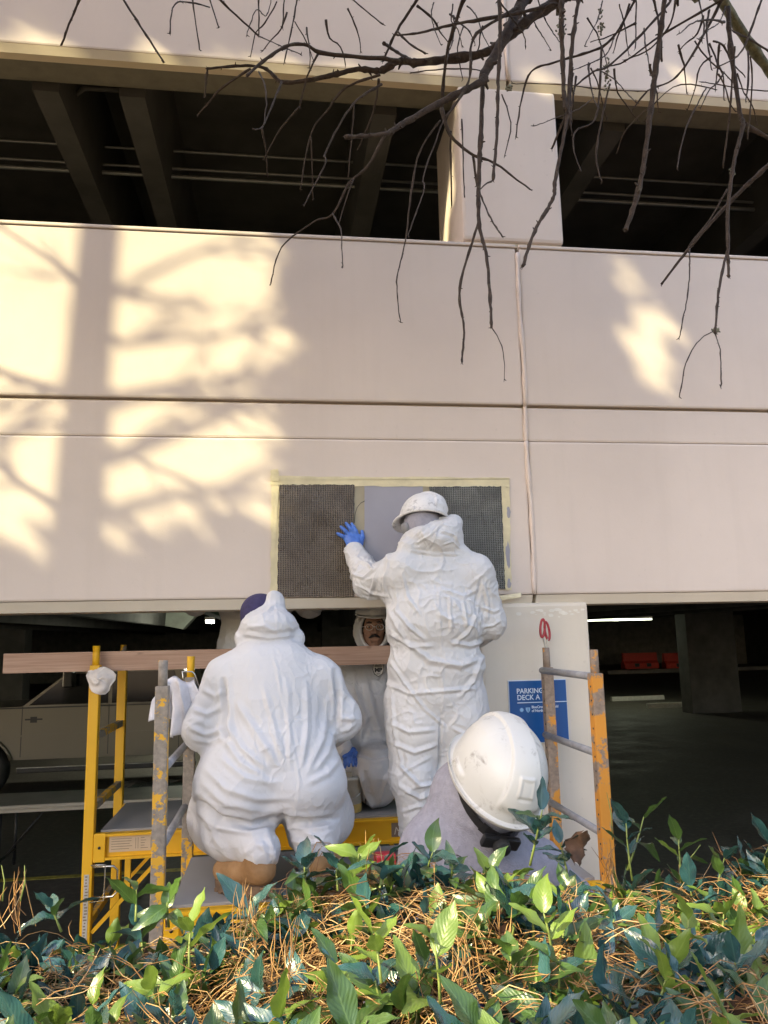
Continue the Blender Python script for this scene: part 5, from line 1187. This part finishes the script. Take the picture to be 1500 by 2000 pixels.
# ------------------------------------------------------------------ hedge with pine straw caught in it
def leafm(name, c1, c2, rough, trans, vein):
    n = N(name); oi = n.n('ShaderNodeObjectInfo'); g = n.n('ShaderNodeNewGeometry'); w = n.n('ShaderNodeMath', _operation='ADD'); n.l(oi.outputs['Random'], w.inputs[0]); n.l(g.outputs['Random Per Island'], w.inputs[1])
    fr = n.n('ShaderNodeMath', _operation='FRACT'); n.l(w.outputs[0], fr.inputs[0])
    col = n.ramp(fr.outputs[0], [(0, c1), (1, c2)])
    at_ = n.n('ShaderNodeAttribute'); at_.attribute_name = 'UVMap'; at_.attribute_type = 'GEOMETRY'
    sp = n.n('ShaderNodeSeparateXYZ'); n.l(at_.outputs['Vector'], sp.inputs[0])
    ab = n.n('ShaderNodeMath', _operation='ABSOLUTE'); s1 = n.n('ShaderNodeMath', _operation='SUBTRACT'); n.l(sp.outputs[0], s1.inputs[0]); s1.inputs[1].default_value = .5; n.l(s1.outputs[0], ab.inputs[0])
    col = n.mix(n.ramp(ab.outputs[0], [(.015, .55), (.045, 0)]), col, vein)
    # side veins
    m1 = n.n('ShaderNodeMath', _operation='MULTIPLY_ADD'); n.l(ab.outputs[0], m1.inputs[0]); m1.inputs[1].default_value = -.7; n.l(sp.outputs[1], m1.inputs[2])
    m2 = n.n('ShaderNodeMath', _operation='MULTIPLY'); n.l(m1.outputs[0], m2.inputs[0]); m2.inputs[1].default_value = 56.
    m3 = n.n('ShaderNodeMath', _operation='SINE'); n.l(m2.outputs[0], m3.inputs[0])
    col = n.mix(n.ramp(m3.outputs[0], [(.8, 0), (1, .12)]), col, vein)
    co = n.co(src='Object'); col = n.mix(n.ramp(n.noise(35, 5, .6, co), [(.62, 0), (.78, .55)]), col, (.10, .075, .03))
    n.set(Base_Color=col, Roughness=rough, Spec=.62, Coat=.35, Coat_Roughness=.25, Normal=n.bump(m3.outputs[0], .12, .002, n.bump(n.noise(45, 3, .5, co), .25, .004)))
    tr_ = n.n('ShaderNodeBsdfTranslucent'); n.l(n.mix(.5, col, c2, 'ADD'), tr_.inputs[0]); mx = n.n('ShaderNodeMixShader'); mx.inputs[0].default_value = trans
    n.l(n.b.outputs[0], mx.inputs[1]); n.l(tr_.outputs[0], mx.inputs[2]); n.l(mx.outputs[0], n.t.nodes['Material Output'].inputs[0]); return n.m
LM = [leafm('sky_tinted_dark_leaf', (.012, .048, .040), (.026, .088, .095), .24, .06, (.05, .12, .10)), leafm('mid_hedge_leaf', (.030, .075, .020), (.060, .12, .025), .30, .18, (.12, .20, .07)), leafm('young_hedge_leaf', (.10, .17, .025), (.17, .26, .045), .38, .30, (.20, .28, .07))]  # the dark leaf's teal base has the blue sky reflection painted in
n = N('pine_needle'); g = n.n('ShaderNodeNewGeometry'); M['straw'] = n.set(Base_Color=n.ramp(g.outputs['Random Per Island'], [(0, (.17, .070, .022)), (.35, (.30, .150, .055)), (.7, (.42, .23, .09)), (1, (.56, .38, .20))]), Roughness=.55)
M['stem'] = simple('green_stem', (.16, .20, .05), .6, var=.3, scale=30)
M['twig'] = simple('hedge_twig', (.09, .06, .04), .9, var=.3, scale=30)
def hedge_top(x, y):
    return 1.842+.030*math.sin(3.1*x+1.2)*math.sin(4.1*y)+.022*math.sin(7.3*x+5*y)-.052*max(0, min(1, (.06-x)/.18))+.05*max(0, (x-.5))*.25
def leaf_shape(L, W, bend, cup, twist=0.):
    """leaf lying along +Y from the origin, face up"""
    nl, nw = 8, 4; vs_ = []; uv = []; fs = []
    for i in range(nl+1):
        t = i/nl; w = W*(math.sin(math.pi*min(1, t*.97+.03)**.82)**.85)*(1-.25*t*t) if 0 < t < 1 else (.0035 if t == 0 else .0006)
        for j in range(nw+1):
            s_ = (j/nw-.5)*2; z = cup*abs(s_)*w+bend*t*t*L+.0025*math.sin(t*14+s_*2)*abs(s_)
            x = s_*w; a = twist*t; vs_.append((x*math.cos(a)-z*math.sin(a), t*L*(1-.12*abs(bend)*t), x*math.sin(a)+z*math.cos(a))); uv.append((j/nw, t))
    for i in range(nl):
        for j in range(nw): fs.append((i*(nw+1)+j, i*(nw+1)+j+1, (i+1)*(nw+1)+j+1, (i+1)*(nw+1)+j))
    return vs_, fs, uv
rl = random.Random(21)
def straw_amt(x, y): return max(0, min(1, .55+.5*math.sin(2.2*x+3.3*y+.8)*math.cos(3.7*y-1.5*x)+.35*math.exp(-((x-.05)/.35)**2)*max(0, min(1, (-2.65-y)*4))))
shapes = [leaf_shape(.066*s_, .0160*s_*w_, b_, c_, t_) for s_, w_, b_, c_, t_ in ((1, 1, -.25, .35, .2), (1.1, 1.05, .10, .30, -.3), (.9, 1.15, -.45, .45, .4), (1.15, .9, -.10, .25, 0), (.8, 1.2, .2, .5, -.2), (1.0, 1.1, -.6, .3, .5))]
def mk_leaf_mesh(k, m):
    vs_, fs, uv = shapes[k]; me = bpy.data.meshes.new('leaf'); me.from_pydata(vs_, [], fs); me.polygons.foreach_set('use_smooth', [True]*len(fs))
    ul = me.uv_layers.new(name='UVMap'); 
    for lp in me.loops: ul.data[lp.index].uv = uv[lp.vertex_index]
    me.materials.append(m); return me
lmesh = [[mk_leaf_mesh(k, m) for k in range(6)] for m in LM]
leaves = []       # (matrix, shape, material, weight)
stems = MB()
def add_leaf(p, d, up, k, mi, s_=1.0):
    d = d.normalized(); up = (up-d*up.dot(d)); up = up.normalized() if up.length > 1e-4 else d.orthogonal().normalized(); r_ = d.cross(up)
    m_ = Matrix(((r_.x*s_, d.x*s_, up.x*s_, p.x), (r_.y*s_, d.y*s_, up.y*s_, p.y), (r_.z*s_, d.z*s_, up.z*s_, p.z), (0, 0, 0, 1)))
    leaves.append((m_, k, mi))
def sprig(base, d, L, nl, mi=None, s_=1.0, dens=1.0):
    d = d.normalized(); e1 = d.orthogonal().normalized(); e2 = d.cross(e1); bend = Vector((rl.gauss(0, .15), rl.gauss(0, .15), .1))
    pts = [base+d*L*t+bend*L*t*t*.5 for t in (0, .35, .7, 1.)]
    stems.tube(pts, [.0026*s_, .0023*s_, .0019*s_, .0012*s_], 5)
    a0 = rl.uniform(0, 6.28)
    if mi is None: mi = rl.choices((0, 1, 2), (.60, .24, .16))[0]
    for i in range(nl):
        t = .30+.70*(i+1)/nl; q = base+d*L*t+bend*L*t*t*.5; a = a0+i*2.4; out = e1*math.cos(a)+e2*math.sin(a)
        lift = rl.uniform(.25, .95) if i < nl-1 else 1.6
        dd = (out+d*lift).normalized(); up = (d-out*.6*rl.uniform(.2, 1.2))
        add_leaf(q+out*.002, dd, up, rl.randrange(6), mi if rl.random() < .8 else min(2, mi+1), s_*rl.uniform(.75, 1.15))
# hand placed sprigs that overlap the workers and the garage
def px_sprig(x, y, x2, y2, Y, nl, mi, s_=1.0):
    a = at(x, y, Y); b = at(x2, y2, Y+rl.uniform(-.03, .03)); sprig(a, b-a, (b-a).length, nl, mi, s_)
for a in ((1035, 1690, 1060, 1585, -2.55, 8, 0, 1.0), (1235, 1720, 1215, 1610, -2.52, 5, 0, .9), (1225, 1700, 1262, 1600, -2.5, 3, 1, .95), (1330, 1720, 1325, 1640, -2.5, 5, 1, .9), (1400, 1740, 1410, 1670, -2.5, 5, 0, .9), (1480, 1720, 1500, 1640, -2.5, 5, 0, .9),
          (600, 1740, 590, 1690, -2.6, 7, 0, .9), (690, 1730, 700, 1670, -2.6, 6, 2, .85), (660, 1740, 655, 1680, -2.6, 5, 0, .9), (830, 1720, 838, 1668, -2.55, 6, 0, .9), (880, 1730, 885, 1690, -2.55, 6, 0, .8), (265, 1800, 268, 1740, -2.65, 3, 1, .9), (330, 1810, 325, 1765, -2.6, 5, 1, .9), (120, 1820, 100, 1775, -2.6, 5, 0, .9), (950, 1740, 960, 1700, -2.55, 5, 1, .8), (1110, 1720, 1100, 1650, -2.5, 6, 0, .9), (740, 1760, 745, 1690, -2.65, 5, 0, 1.), (500, 1830, 480, 1780, -2.65, 5, 0, 1.),
          (860, 1960, 858, 1850, -3.0, 3, 2, .9), (745, 1920, 735, 1830, -2.95, 4, 2, .9), (1080, 1880, 1075, 1790, -2.9, 4, 2, .9), (1340, 1880, 1345, 1800, -2.85, 3, 2, .9), (370, 1890, 365, 1810, -2.85, 4, 2, .85), (1000, 1830, 1010, 1770, -2.8, 5, 0, 1.1)): px_sprig(*a)
for x, y, x2, y2, Y in ((1196, 1640, 1185, 1548, -2.5), (5, 1760, 3, 1690, -2.6), (40, 1760, 48, 1690, -2.6), (1335, 1690, 1368, 1650, -2.5)):
    a = at(x, y, Y); b = at(x2, y2, Y); stems.tube([a, (a+b)/2+Vector((.004, 0, .002)), b], [.0014, .0012, .0005], 5)
# the body of the hedge
for layer, (dz0, dz1, cnt) in enumerate(((-.03, .012, 1000), (-.10, -.04, 560), (-.2, -.1, 240))):
    for i in range(cnt):
        x = rl.uniform(-1.15, 1.7); y = -2.47-rl.random()**.9*.85
        base = Vector((x, y, hedge_top(x, y)+rl.uniform(dz0, dz1)-.03))
        if layer == 0 and rl.random() < .45*straw_amt(x, y)-.05: continue
        d = Vector((rl.gauss(0, .45), rl.gauss(-.12, .4), 1))
        sprig(base, d, rl.uniform(.035, .065), rl.randint(3, 6), None, rl.uniform(.8, 1.1))
for i in range(230):
    x = rl.uniform(-1.0, 1.6) if i < 150 else rl.uniform(-.8, .05); y = rl.uniform(-2.66, -2.47); sprig(Vector((x, y, hedge_top(x, y)-.045+rl.uniform(-.02, .015))), Vector((rl.gauss(0, .4), rl.gauss(.1, .35), 1)), rl.uniform(.035, .06), rl.randint(4, 6), None, rl.uniform(.75, 1.))
# back face of the hedge
for i in range(170):
    x = rl.uniform(-1.15, 1.7); z = rl.uniform(1.2, 1.8); sprig(Vector((x, -2.44+rl.uniform(-.05, .03), z)), Vector((rl.gauss(0, .4), .7, .6)), .06, 5, None, 1.)
hg = empty('hedge', (.2, -2.9, .7), 'low glossy leaved hedge matted with pine needles in the foreground', 'hedge')
def seen(mx):
    v = mx.translation-CAM; f_ = v.dot(_fw); return f_ > .1 and abs(v.dot(_r2)/f_) < .52 and -.70 < v.dot(_u2)/f_ < -.38
order = sorted(range(len(leaves)), key=lambda i: (not seen(leaves[i][0]), -leaves[i][0].translation.z-.25*(-leaves[i][0].translation.y-2.5)))
single = set(order[:300]); ov = []; of = []; ouv = []; om = []
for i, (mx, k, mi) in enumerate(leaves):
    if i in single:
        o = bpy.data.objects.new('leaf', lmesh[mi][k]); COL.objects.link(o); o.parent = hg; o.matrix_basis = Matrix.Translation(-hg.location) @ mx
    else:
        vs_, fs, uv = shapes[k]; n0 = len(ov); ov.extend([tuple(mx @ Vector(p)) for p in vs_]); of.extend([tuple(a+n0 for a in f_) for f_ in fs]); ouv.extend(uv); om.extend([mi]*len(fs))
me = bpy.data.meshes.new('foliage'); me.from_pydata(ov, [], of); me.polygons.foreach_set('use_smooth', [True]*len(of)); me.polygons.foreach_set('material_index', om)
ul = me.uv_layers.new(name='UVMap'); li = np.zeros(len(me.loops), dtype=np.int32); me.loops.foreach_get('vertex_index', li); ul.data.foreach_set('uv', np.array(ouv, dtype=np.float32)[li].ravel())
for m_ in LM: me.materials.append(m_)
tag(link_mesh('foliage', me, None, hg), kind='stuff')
tag(stems.build('sprig_stems', M['stem'], hg, fix=False), kind='stuff')
tw = MB()
for i in range(90):
    x = rl.uniform(-1.1, 1.7); y = rl.uniform(-3.3, -2.45); t_ = Vector((x, y, hedge_top(x, y)-rl.uniform(.0, .08))); b_ = Vector((x+rl.gauss(0, .12), y+rl.gauss(0, .1), .72)); m_ = (t_+b_)/2+Vector((rl.gauss(0, .05), rl.gauss(0, .05), .1))
    tw.tube([b_, m_, t_], [.008, .005, .002], 5)
tag(tw.build('twigs', M['twig'], hg, fix=False), kind='stuff')
# needles
sv = []; sf = []
def needle(p, d, L, curve, r_=.00085):
    d = d.normalized(); sd = d.cross(Vector((0, 0, 1))); sd = sd.normalized() if sd.length > .01 else Vector((1, 0, 0)); up = sd.cross(d)
    n0 = len(sv); K = 4
    for i in range(K+1):
        t = i/K; c = p+d*(L*(t-.5))+(sd*curve[0]+up*curve[1])*((t-.5)**2*4-.5)*L*.5; rr_ = r_*(1 if i < K else .3)
        for a in range(3): sv.append(tuple(c+sd*rr_*math.cos(2.09*a)+up*rr_*math.sin(2.09*a)))
    for i in range(K):
        for a in range(3): sf.append((n0+i*3+a, n0+i*3+(a+1) % 3, n0+i*3+3+(a+1) % 3, n0+i*3+3+a))
rs2 = random.Random(5)
i = 0
while i < 8000:
    x = rs2.uniform(-1.15, 1.7); y = rs2.uniform(-3.32, -2.44)
    if rs2.random() > .25+.75*straw_amt(x, y): continue
    i += 1
    z = hedge_top(x, y)+rs2.gauss(-.016, .020)
    a = rs2.uniform(0, math.pi); d = Vector((math.cos(a), math.sin(a)*.7, rs2.gauss(0, .30)))
    n_ = 1 if rs2.random() < .5 else 3; short = rs2.random() < .25
    for k in range(n_): needle(Vector((x, y, z)), d+Vector((rs2.gauss(0, .06), rs2.gauss(0, .06), rs2.gauss(0, .06))), rs2.uniform(.02, .05) if short else rs2.uniform(.07, .15), (rs2.gauss(0, .35), rs2.gauss(-.25, .30)), rs2.uniform(.0006, .0011))
# upright tufts of straw
for x, y, Y in ((480, 1790, -2.75), (30, 1760, -2.6), (720, 1700, -2.6), (965, 1830, -2.8), (905, 1890, -2.9), (560, 1860, -2.9), (1190, 1690, -2.5)):
    q_ = at(x, y, Y)
    for k in range(12): needle(q_+Vector((rs2.gauss(0, .010), rs2.gauss(0, .010), rs2.gauss(0, .01))), Vector((rs2.gauss(0, .22), rs2.gauss(0, .22), 1)), rs2.uniform(.06, .11), (rs2.gauss(0, .2), rs2.gauss(0, .2)))
me = bpy.data.meshes.new('pine_straw'); me.from_pydata(sv, [], sf); me.materials.append(M['straw']); me.polygons.foreach_set('use_smooth', [True]*len(sf))
tag(link_mesh('pine_straw', me), 'loose orange brown pine needles strewn over the hedge', 'pine straw', kind='stuff')
# fallen brown leaves
M['dead'] = simple('dead_leaf', (.11, .055, .032), .85, var=.5, scale=35, bump=.5, bscale=90)
for x, y, Y, s_, ang, lab in ((1128, 1652, -2.52, .75, .3, 'curled dead brown leaf standing by the orange post'), (1445, 1985, -3.0, .85, 1.2, 'curled dead leaf at the bottom right of the hedge'), (985, 1800, -2.78, .6, -.2, 'small curled dead leaf among the straw in the hedge middle')):
    c = at(x, y, Y); e = empty('dead_leaf', c, lab, 'leaf'); vs_ = []; fs2 = []; rt_ = Matrix.Rotation(ang, 3, 'Y')
    for i in range(13):
        t = i/12
        for j in range(9):
            u = j/8-.5; w = .036*s_*math.sin(math.pi*(t*.93+.05))**.8*(1+.18*math.sin(t*25+j)); a_ = u*2.4+.4*math.sin(3*t)
            vs_.append(c+rt_ @ Vector((w*math.sin(a_)+.004*math.sin(9*t+j), w*(1-math.cos(a_))*.9-.01+.012*math.sin(4*t), (t-.5)*.085*s_+.004*math.sin(9*u+7*t))))
    for i in range(12):
        for j in range(8): fs2.append((i*9+j, i*9+j+1, (i+1)*9+j+1, (i+1)*9+j))
    MB().add(vs_, fs2, True).build('blade', M['dead'], e)

# ------------------------------------------------------------------ bare branches hanging into the top of the picture
n = N('twig_bark'); M['twigbark'] = n.set(Base_Color=n.mix(n.ramp(n.noise(30, 5), [(.60, 0), (.75, .6)]), n.ramp(n.noise(60, 4), [(.3, (.022, .014, .011)), (.7, (.062, .040, .030))]), (.10, .10, .075)), Roughness=.85, Normal=n.bump(n.noise(160, 4), .8, .003))
M['mossbark'] = simple('lichen_bark', (.13, .125, .075), .9, var=.5, scale=40, bump=1., bscale=120)
bt2 = empty('bare_tree', (2.7, -5.6, .7), 'bare tree with knobbly twigs hanging across the top of the picture', 'tree')
trunk_top = Vector((2.3, -5.0, 5.2))
MB().tube([(2.7, -5.6, .5), (2.65, -5.5, 2.0), (2.5, -5.3, 3.8), trunk_top], [.20, .17, .14, .10], 14).build('trunk', M['mossbark'], bt2)
LIMB = [[trunk_top, Vector((1.9, -3.6, 4.9)), Vector((1.1, -2.5, 4.75)), Vector((.2, -1.9, 4.7)), Vector((-.9, -1.7, 4.75))], [trunk_top, Vector((2.2, -3.6, 4.8)), Vector((1.9, -2.6, 4.55)), Vector((1.4, -1.9, 4.5))]]
for pl in LIMB: MB().tube(pl, [.09, .06, .045, .03, .015][:len(pl)], 10).build('limb', M['mossbark'], bt2)
rb = random.Random(31)
def cat(P, sub):
    """smooth curve through points"""
    out = []
    for i in range(len(P)-1):
        p0, p1, p2, p3 = P[max(i-1, 0)], P[i], P[i+1], P[min(i+2, len(P)-1)]
        for k in range(sub):
            t = k/sub; out.append(.5*((2*p1)+(p2-p0)*t+(2*p0-5*p1+4*p2-p3)*t*t+(3*p1-p0-3*p2+p3)*t**3))
    return out+[P[-1]]
def branch(px, Y, w0, w1, m='twigbark', tip=True, dY=None, knob=1.0):
    """px: photo polyline, Y: depth, w0/w1: width in photo pixels at the ends"""
    dY = rb.uniform(-.25, .25) if dY is None else dY; nP = len(px)
    P = [at(x, y, Y+dY*i/max(1, nP-1)) for i, (x, y) in enumerate(px)]
    if px[0][1] <= 0:                       # grows out of a limb above the picture
        best = min((q for pl in LIMB for q in cat(pl, 8)), key=lambda q: (q-P[0]).length)
        P = [best, best*.4+P[0]*.6+Vector((0, 0, .03))]+P
    lens = sum((P[i+1]-P[i]).length for i in range(len(P)-1)); sub = max(3, int(lens/.014/len(P)))
    C_ = cat(P, sub); nC = len(C_); rs_ = []; D = (P[-1]-CAM).length
    for i in range(nC):
        t = i/(nC-1); r_ = (w0+(w1-w0)*t)*.47*D/1500; r_ = max(r_, .0009)
        C_[i] = C_[i]+Vector((rb.gauss(0, .0006), rb.gauss(0, .0006), rb.gauss(0, .0006)))
        rs_.append(r_*(1+knob*(rb.choice((0, 0, .35, .1))+rb.uniform(-.08, .12))))
    if tip: rs_[-1] *= 1.0
    b = MB().tube(C_, rs_, 6)
    for i in range(2, nC-1, 2):             # buds and spurs
        if rb.random() < .55*knob:
            d = Vector((rb.gauss(0, 1), rb.gauss(0, 1), rb.gauss(0, 1))).normalized(); b.tube([C_[i], C_[i]+d*(rs_[i]*1.9+.0022)], [rs_[i]*.55, rs_[i]*.2], 4)
    if tip:
        for k in range(2):
            d = (C_[-1]-C_[-2]).normalized()+Vector((rb.gauss(0, .8), rb.gauss(0, .8), rb.gauss(0, .8))); b.tube([C_[-1], C_[-1]+d.normalized()*.009], [.0016, .0006], 4)
    return b.build('branch', M[m], bt2, fix=False)
BR = [
 ([(1035, -20), (1020, 5), (985, 75), (945, 145), (940, 160), (865, 198), (790, 240), (750, 262), (674, 268)], -1.9, 26, 7),
 ([(1110, -10), (1085, 5), (1030, 40), (990, 75), (950, 102), (900, 112), (815, 122), (780, 120), (742, 138), (700, 135), (650, 147), (600, 157), (550, 160), (520, 135), (480, 128), (405, 134)], -1.9, 20, 4),
 ([(405, 134), (402, 160), (400, 188)], -1.9, 3.5, 3), ([(490, 134), (435, 170), (404, 205), (385, 226)], -1.9, 4, 2.5),
 ([(780, 120), (750, 115), (690, 110), (625, 103), (600, 88), (565, 88), (530, 108), (500, 132), (483, 148)], -1.9, 9, 4),
 ([(622, 103), (600, 150), (585, 210)], -1.9, 4, 2.5), ([(585, 210), (550, 250), (515, 310)], -1.9, 3, 2),
 ([(550, 160), (530, 210), (512, 248), (493, 252)], -1.9, 4, 2), ([(512, 252), (520, 300), (522, 342)], -1.9, 3, 2), ([(505, 140), (520, 180), (516, 245)], -1.9, 3, 2),
 ([(742, 146), (675, 172), (640, 215), (607, 262), (587, 370)], -1.9, 5, 2), ([(608, 268), (611, 388)], -1.9, 2.4, 2),
 ([(745, 165), (690, 203), (637, 295), (635, 320), (594, 400)], -1.9, 5, 2), ([(740, 155), (730, 215), (700, 290)], -1.9, 4, 2), ([(692, 203), (680, 345)], -1.9, 2.5, 2),
 ([(752, 262), (720, 322), (680, 360), (650, 418), (610, 435), (550, 483), (529, 553)], -1.95, 6, 2), ([(650, 418), (665, 447), (668, 485), (669, 523)], -1.95, 3, 2), ([(690, 350), (672, 400), (662, 440)], -1.95, 3, 2),
 ([(160, -15), (155, 0), (138, 40), (120, 88)], -1.7, 4, 3), ([(235, -15), (242, 0), (280, 60), (320, 122)], -1.7, 5, 3), ([(374, -10), (376, 0), (390, 97)], -1.7, 4, 2), ([(405, -10), (410, 0), (427, 53)], -1.7, 3.5, 2), ([(425, -10), (430, 0), (505, 70)], -1.75, 5, 3), ([(504, -10), (505, 0), (506, 70)], -1.75, 4, 2), ([(410, 14), (370, 5), (340, 10), (332, 65)], -1.7, 2.5, 2.5),
 ([(582, -10), (580, 0), (570, 55), (555, 122)], -1.75, 4, 2), ([(556, -10), (555, 0), (552, 55)], -1.75, 3, 2), ([(680, -12), (690, 0), (748, 48)], -1.8, 4, 2), ([(505, 70), (545, 88), (588, 106)], -1.75, 1.8, 1.5), ([(575, 42), (600, 85), (612, 118)], -1.75, 2, 1.5), ([(530, -10), (520, 30), (500, 20), (482, 68)], -1.75, 2, 1.5),
 ([(822, -15), (815, 0), (775, 60), (748, 120)], -1.9, 6, 4), ([(910, -15), (905, 0), (880, 75), (870, 130), (862, 215)], -2.0, 8, 5), ([(975, -15), (975, 0), (977, 70), (973, 160), (970, 270), (963, 352)], -2.1, 10, 5), ([(963, 352), (945, 362), (930, 382)], -2.1, 3, 2),
 ([(943, 150), (940, 250), (936, 330), (935, 430), (950, 500), (957, 580), (960, 640)], -1.95, 10, 5), ([(960, 640), (976, 665), (984, 700), (985, 740)], -1.95, 2, 1.2), ([(935, 432), (898, 562), (906, 640), (902, 708)], -1.95, 5, 3.5), ([(935, 370), (955, 420), (981, 462)], -1.95, 4, 3),
 ([(862, 212), (880, 265), (925, 303), (965, 318), (1036, 370)], -1.95, 8, 3), ([(860, 235), (815, 310), (792, 470), (775, 550), (782, 630)], -2.0, 4, 1.8), ([(866, 235), (828, 340), (828, 370), (797, 460)], -2.0, 3, 2), ([(880, 255), (882, 402)], -1.95, 4, 2.5), ([(902, 232), (907, 387)], -1.95, 3, 2), ([(924, 305), (930, 350), (936, 380)], -1.95, 5, 3),
 ([(1098, -15), (1097, 0), (1097, 60), (1100, 150), (1104, 215)], -2.15, 12, 7), ([(1132, -15), (1130, 0), (1117, 90), (1108, 225), (1085, 350), (1080, 388), (1045, 450), (1021, 520)], -2.1, 10, 6), ([(1300, -15), (1298, 0), (1282, 125), (1260, 300), (1245, 380), (1221, 450)], -2.1, 10, 8),
 ([(1245, -15), (1240, 0), (1185, 85), (1090, 120), (1032, 148), (1007, 267)], -2.0, 6, 2.5), ([(1310, -10), (1300, 15), (1200, 120), (1160, 140), (1120, 170)], -2.0, 6, 2.5), ([(1175, 90), (1165, 225), (1125, 255), (1120, 290), (1135, 335)], -2.0, 4, 2), ([(1190, 165), (1165, 295), (1175, 355)], -2.0, 3.5, 2.5),
 ([(1405, -15), (1410, 0), (1450, 65), (1510, 150)], -1.9, 18, 14, 'mossbark'), ([(1422, 15), (1428, 100), (1445, 220), (1451, 245), (1435, 310), (1422, 400), (1422, 480), (1423, 540)], -1.9, 10, 4.5), ([(1424, 478), (1405, 560), (1397, 650)], -1.9, 5, 4), ([(1396, 645), (1365, 665), (1340, 710), (1327, 775)], -1.9, 2.4, 2), ([(1397, 652), (1407, 690), (1408, 755)], -1.9, 2.4, 2),
 ([(1505, 318), (1425, 395), (1350, 480), (1292, 555)], -1.8, 8, 4), ([(1347, 486), (1345, 560), (1327, 660)], -1.8, 3, 1.8), ([(1453, 243), (1510, 275)], -1.9, 7, 6), ([(1420, 370), (1385, 430), (1345, 480)], -1.8, 3, 2),
 ([(1410, -10), (1400, 20), (1350, 110), (1315, 155), (1265, 178), (1235, 215)], -2.0, 6, 2), ([(1265, 178), (1175, 175), (1100, 165), (1000, 163)], -2.0, 1.8, 1.5), ([(1385, 20), (1380, 60), (1390, 135)], -2.0, 4, 2), ([(1435, 90), (1425, 220), (1412, 325)], -2.0, 3.5, 2.5), ([(1380, 170), (1340, 250), (1322, 330)], -2.0, 2.8, 2), ([(1420, -10), (1400, 5), (1290, 70), (1220, 120), (1180, 130)], -2.05, 5, 2), ([(1490, -10), (1485, 5), (1460, 75), (1440, 110), (1398, 132)], -2.0, 5, 2), ([(1370, -10), (1365, 0), (1375, 50), (1370, 80)], -2.0, 3, 2), ([(1245, -10), (1243, 0), (1241, 95)], -2.0, 3, 2), ([(1275, -10), (1280, 10), (1290, 70), (1293, 120)], -2.0, 4, 3), ([(1400, 175), (1330, 165), (1280, 200), (1260, 235)], -2.0, 2, 1.5), ([(1510, 105), (1460, 75), (1430, 60)], -2.0, 3, 2), ([(1505, 178), (1460, 175), (1400, 165), (1370, 160)], -2.0, 2, 1.5), ([(1320, -5), (1310, 45), (1270, 95), (1220, 118)], -2.0, 4, 2), ([(1466, 110), (1469, 170), (1460, 270)], -2.0, 3, 2), ([(1160, 190), (1125, 215), (1042, 247)], -2.0, 2, 1.5), ([(1110, 215), (1090, 260), (1078, 290)], -2.1, 4, 2.5), ([(980, 185), (998, 240), (985, 305)], -2.1, 2.4, 1.5), ([(1010, 15), (985, 30), (925, 75), (915, 160), (870, 230)], -2.0, 6, 4), ([(1085, 8), (1000, 28), (900, 45), (815, 65), (770, 68)], -2.0, 7, 2.5), ([(775, 60), (800, 85), (830, 104)], -1.9, 4, 3), ([(750, 85), (780, 105), (818, 122)], -1.9, 5, 4), ([(938, 138), (905, 134), (850, 136), (805, 142)], -2.0, 2.4, 2), ([(1205, 300), (1225, 250), (1280, 200)], -2.0, 2, 1.5)]
for a in BR: branch(*a)
rq = random.Random(77)
for k in range(46):                         # finer twigs in the upper right and along the top
    x = rq.uniform(1080, 1500) if k < 30 else rq.uniform(540, 1080); y = rq.uniform(-8, 150) if k < 30 else rq.uniform(-8, 60)
    pts = [(x, y)]; a_ = rq.choice((rq.uniform(1.2, 1.9), rq.uniform(1.9, 2.7), rq.uniform(.5, 1.2)))
    for i in range(3): a_ += rq.gauss(0, .22)+(1.57-a_)*.12; x += math.cos(a_)*rq.uniform(18, 48); y += math.sin(a_)*rq.uniform(18, 48); pts.append((x, y))
    branch(pts, -1.9+rq.uniform(-.2, .15), rq.uniform(2.2, 4.2), 1.4)
# mossy lichen clumps on the hanging twigs
lc = simple('grey_lichen', (.17, .17, .13), .95, var=.5, scale=60)
for x, y, Y, w, h in ((1096, 40, -2.15, 12, 60), (1185, 145, -2.0, 7, 70), (995, 172, -2.1, 6, 10), (1430, 335, -1.9, 7, 14), (1397, 645, -1.9, 6, 8), (1173, 50, -2.0, 6, 70)):
    b = MB()
    for k in range(36):
        c = at(x+rb.gauss(0, w*.4), y+rb.uniform(-.5, .5)*h, Y+rb.gauss(0, .01)); d = Vector((rb.gauss(0, 1), rb.gauss(0, 1), rb.gauss(0, 1))).normalized(); b.tube([c-d*.004, c, c+d*.005], [.001, .0035, .0008], 5)
    tag(b.build('lichen', lc, bt2, fix=False), kind='stuff')
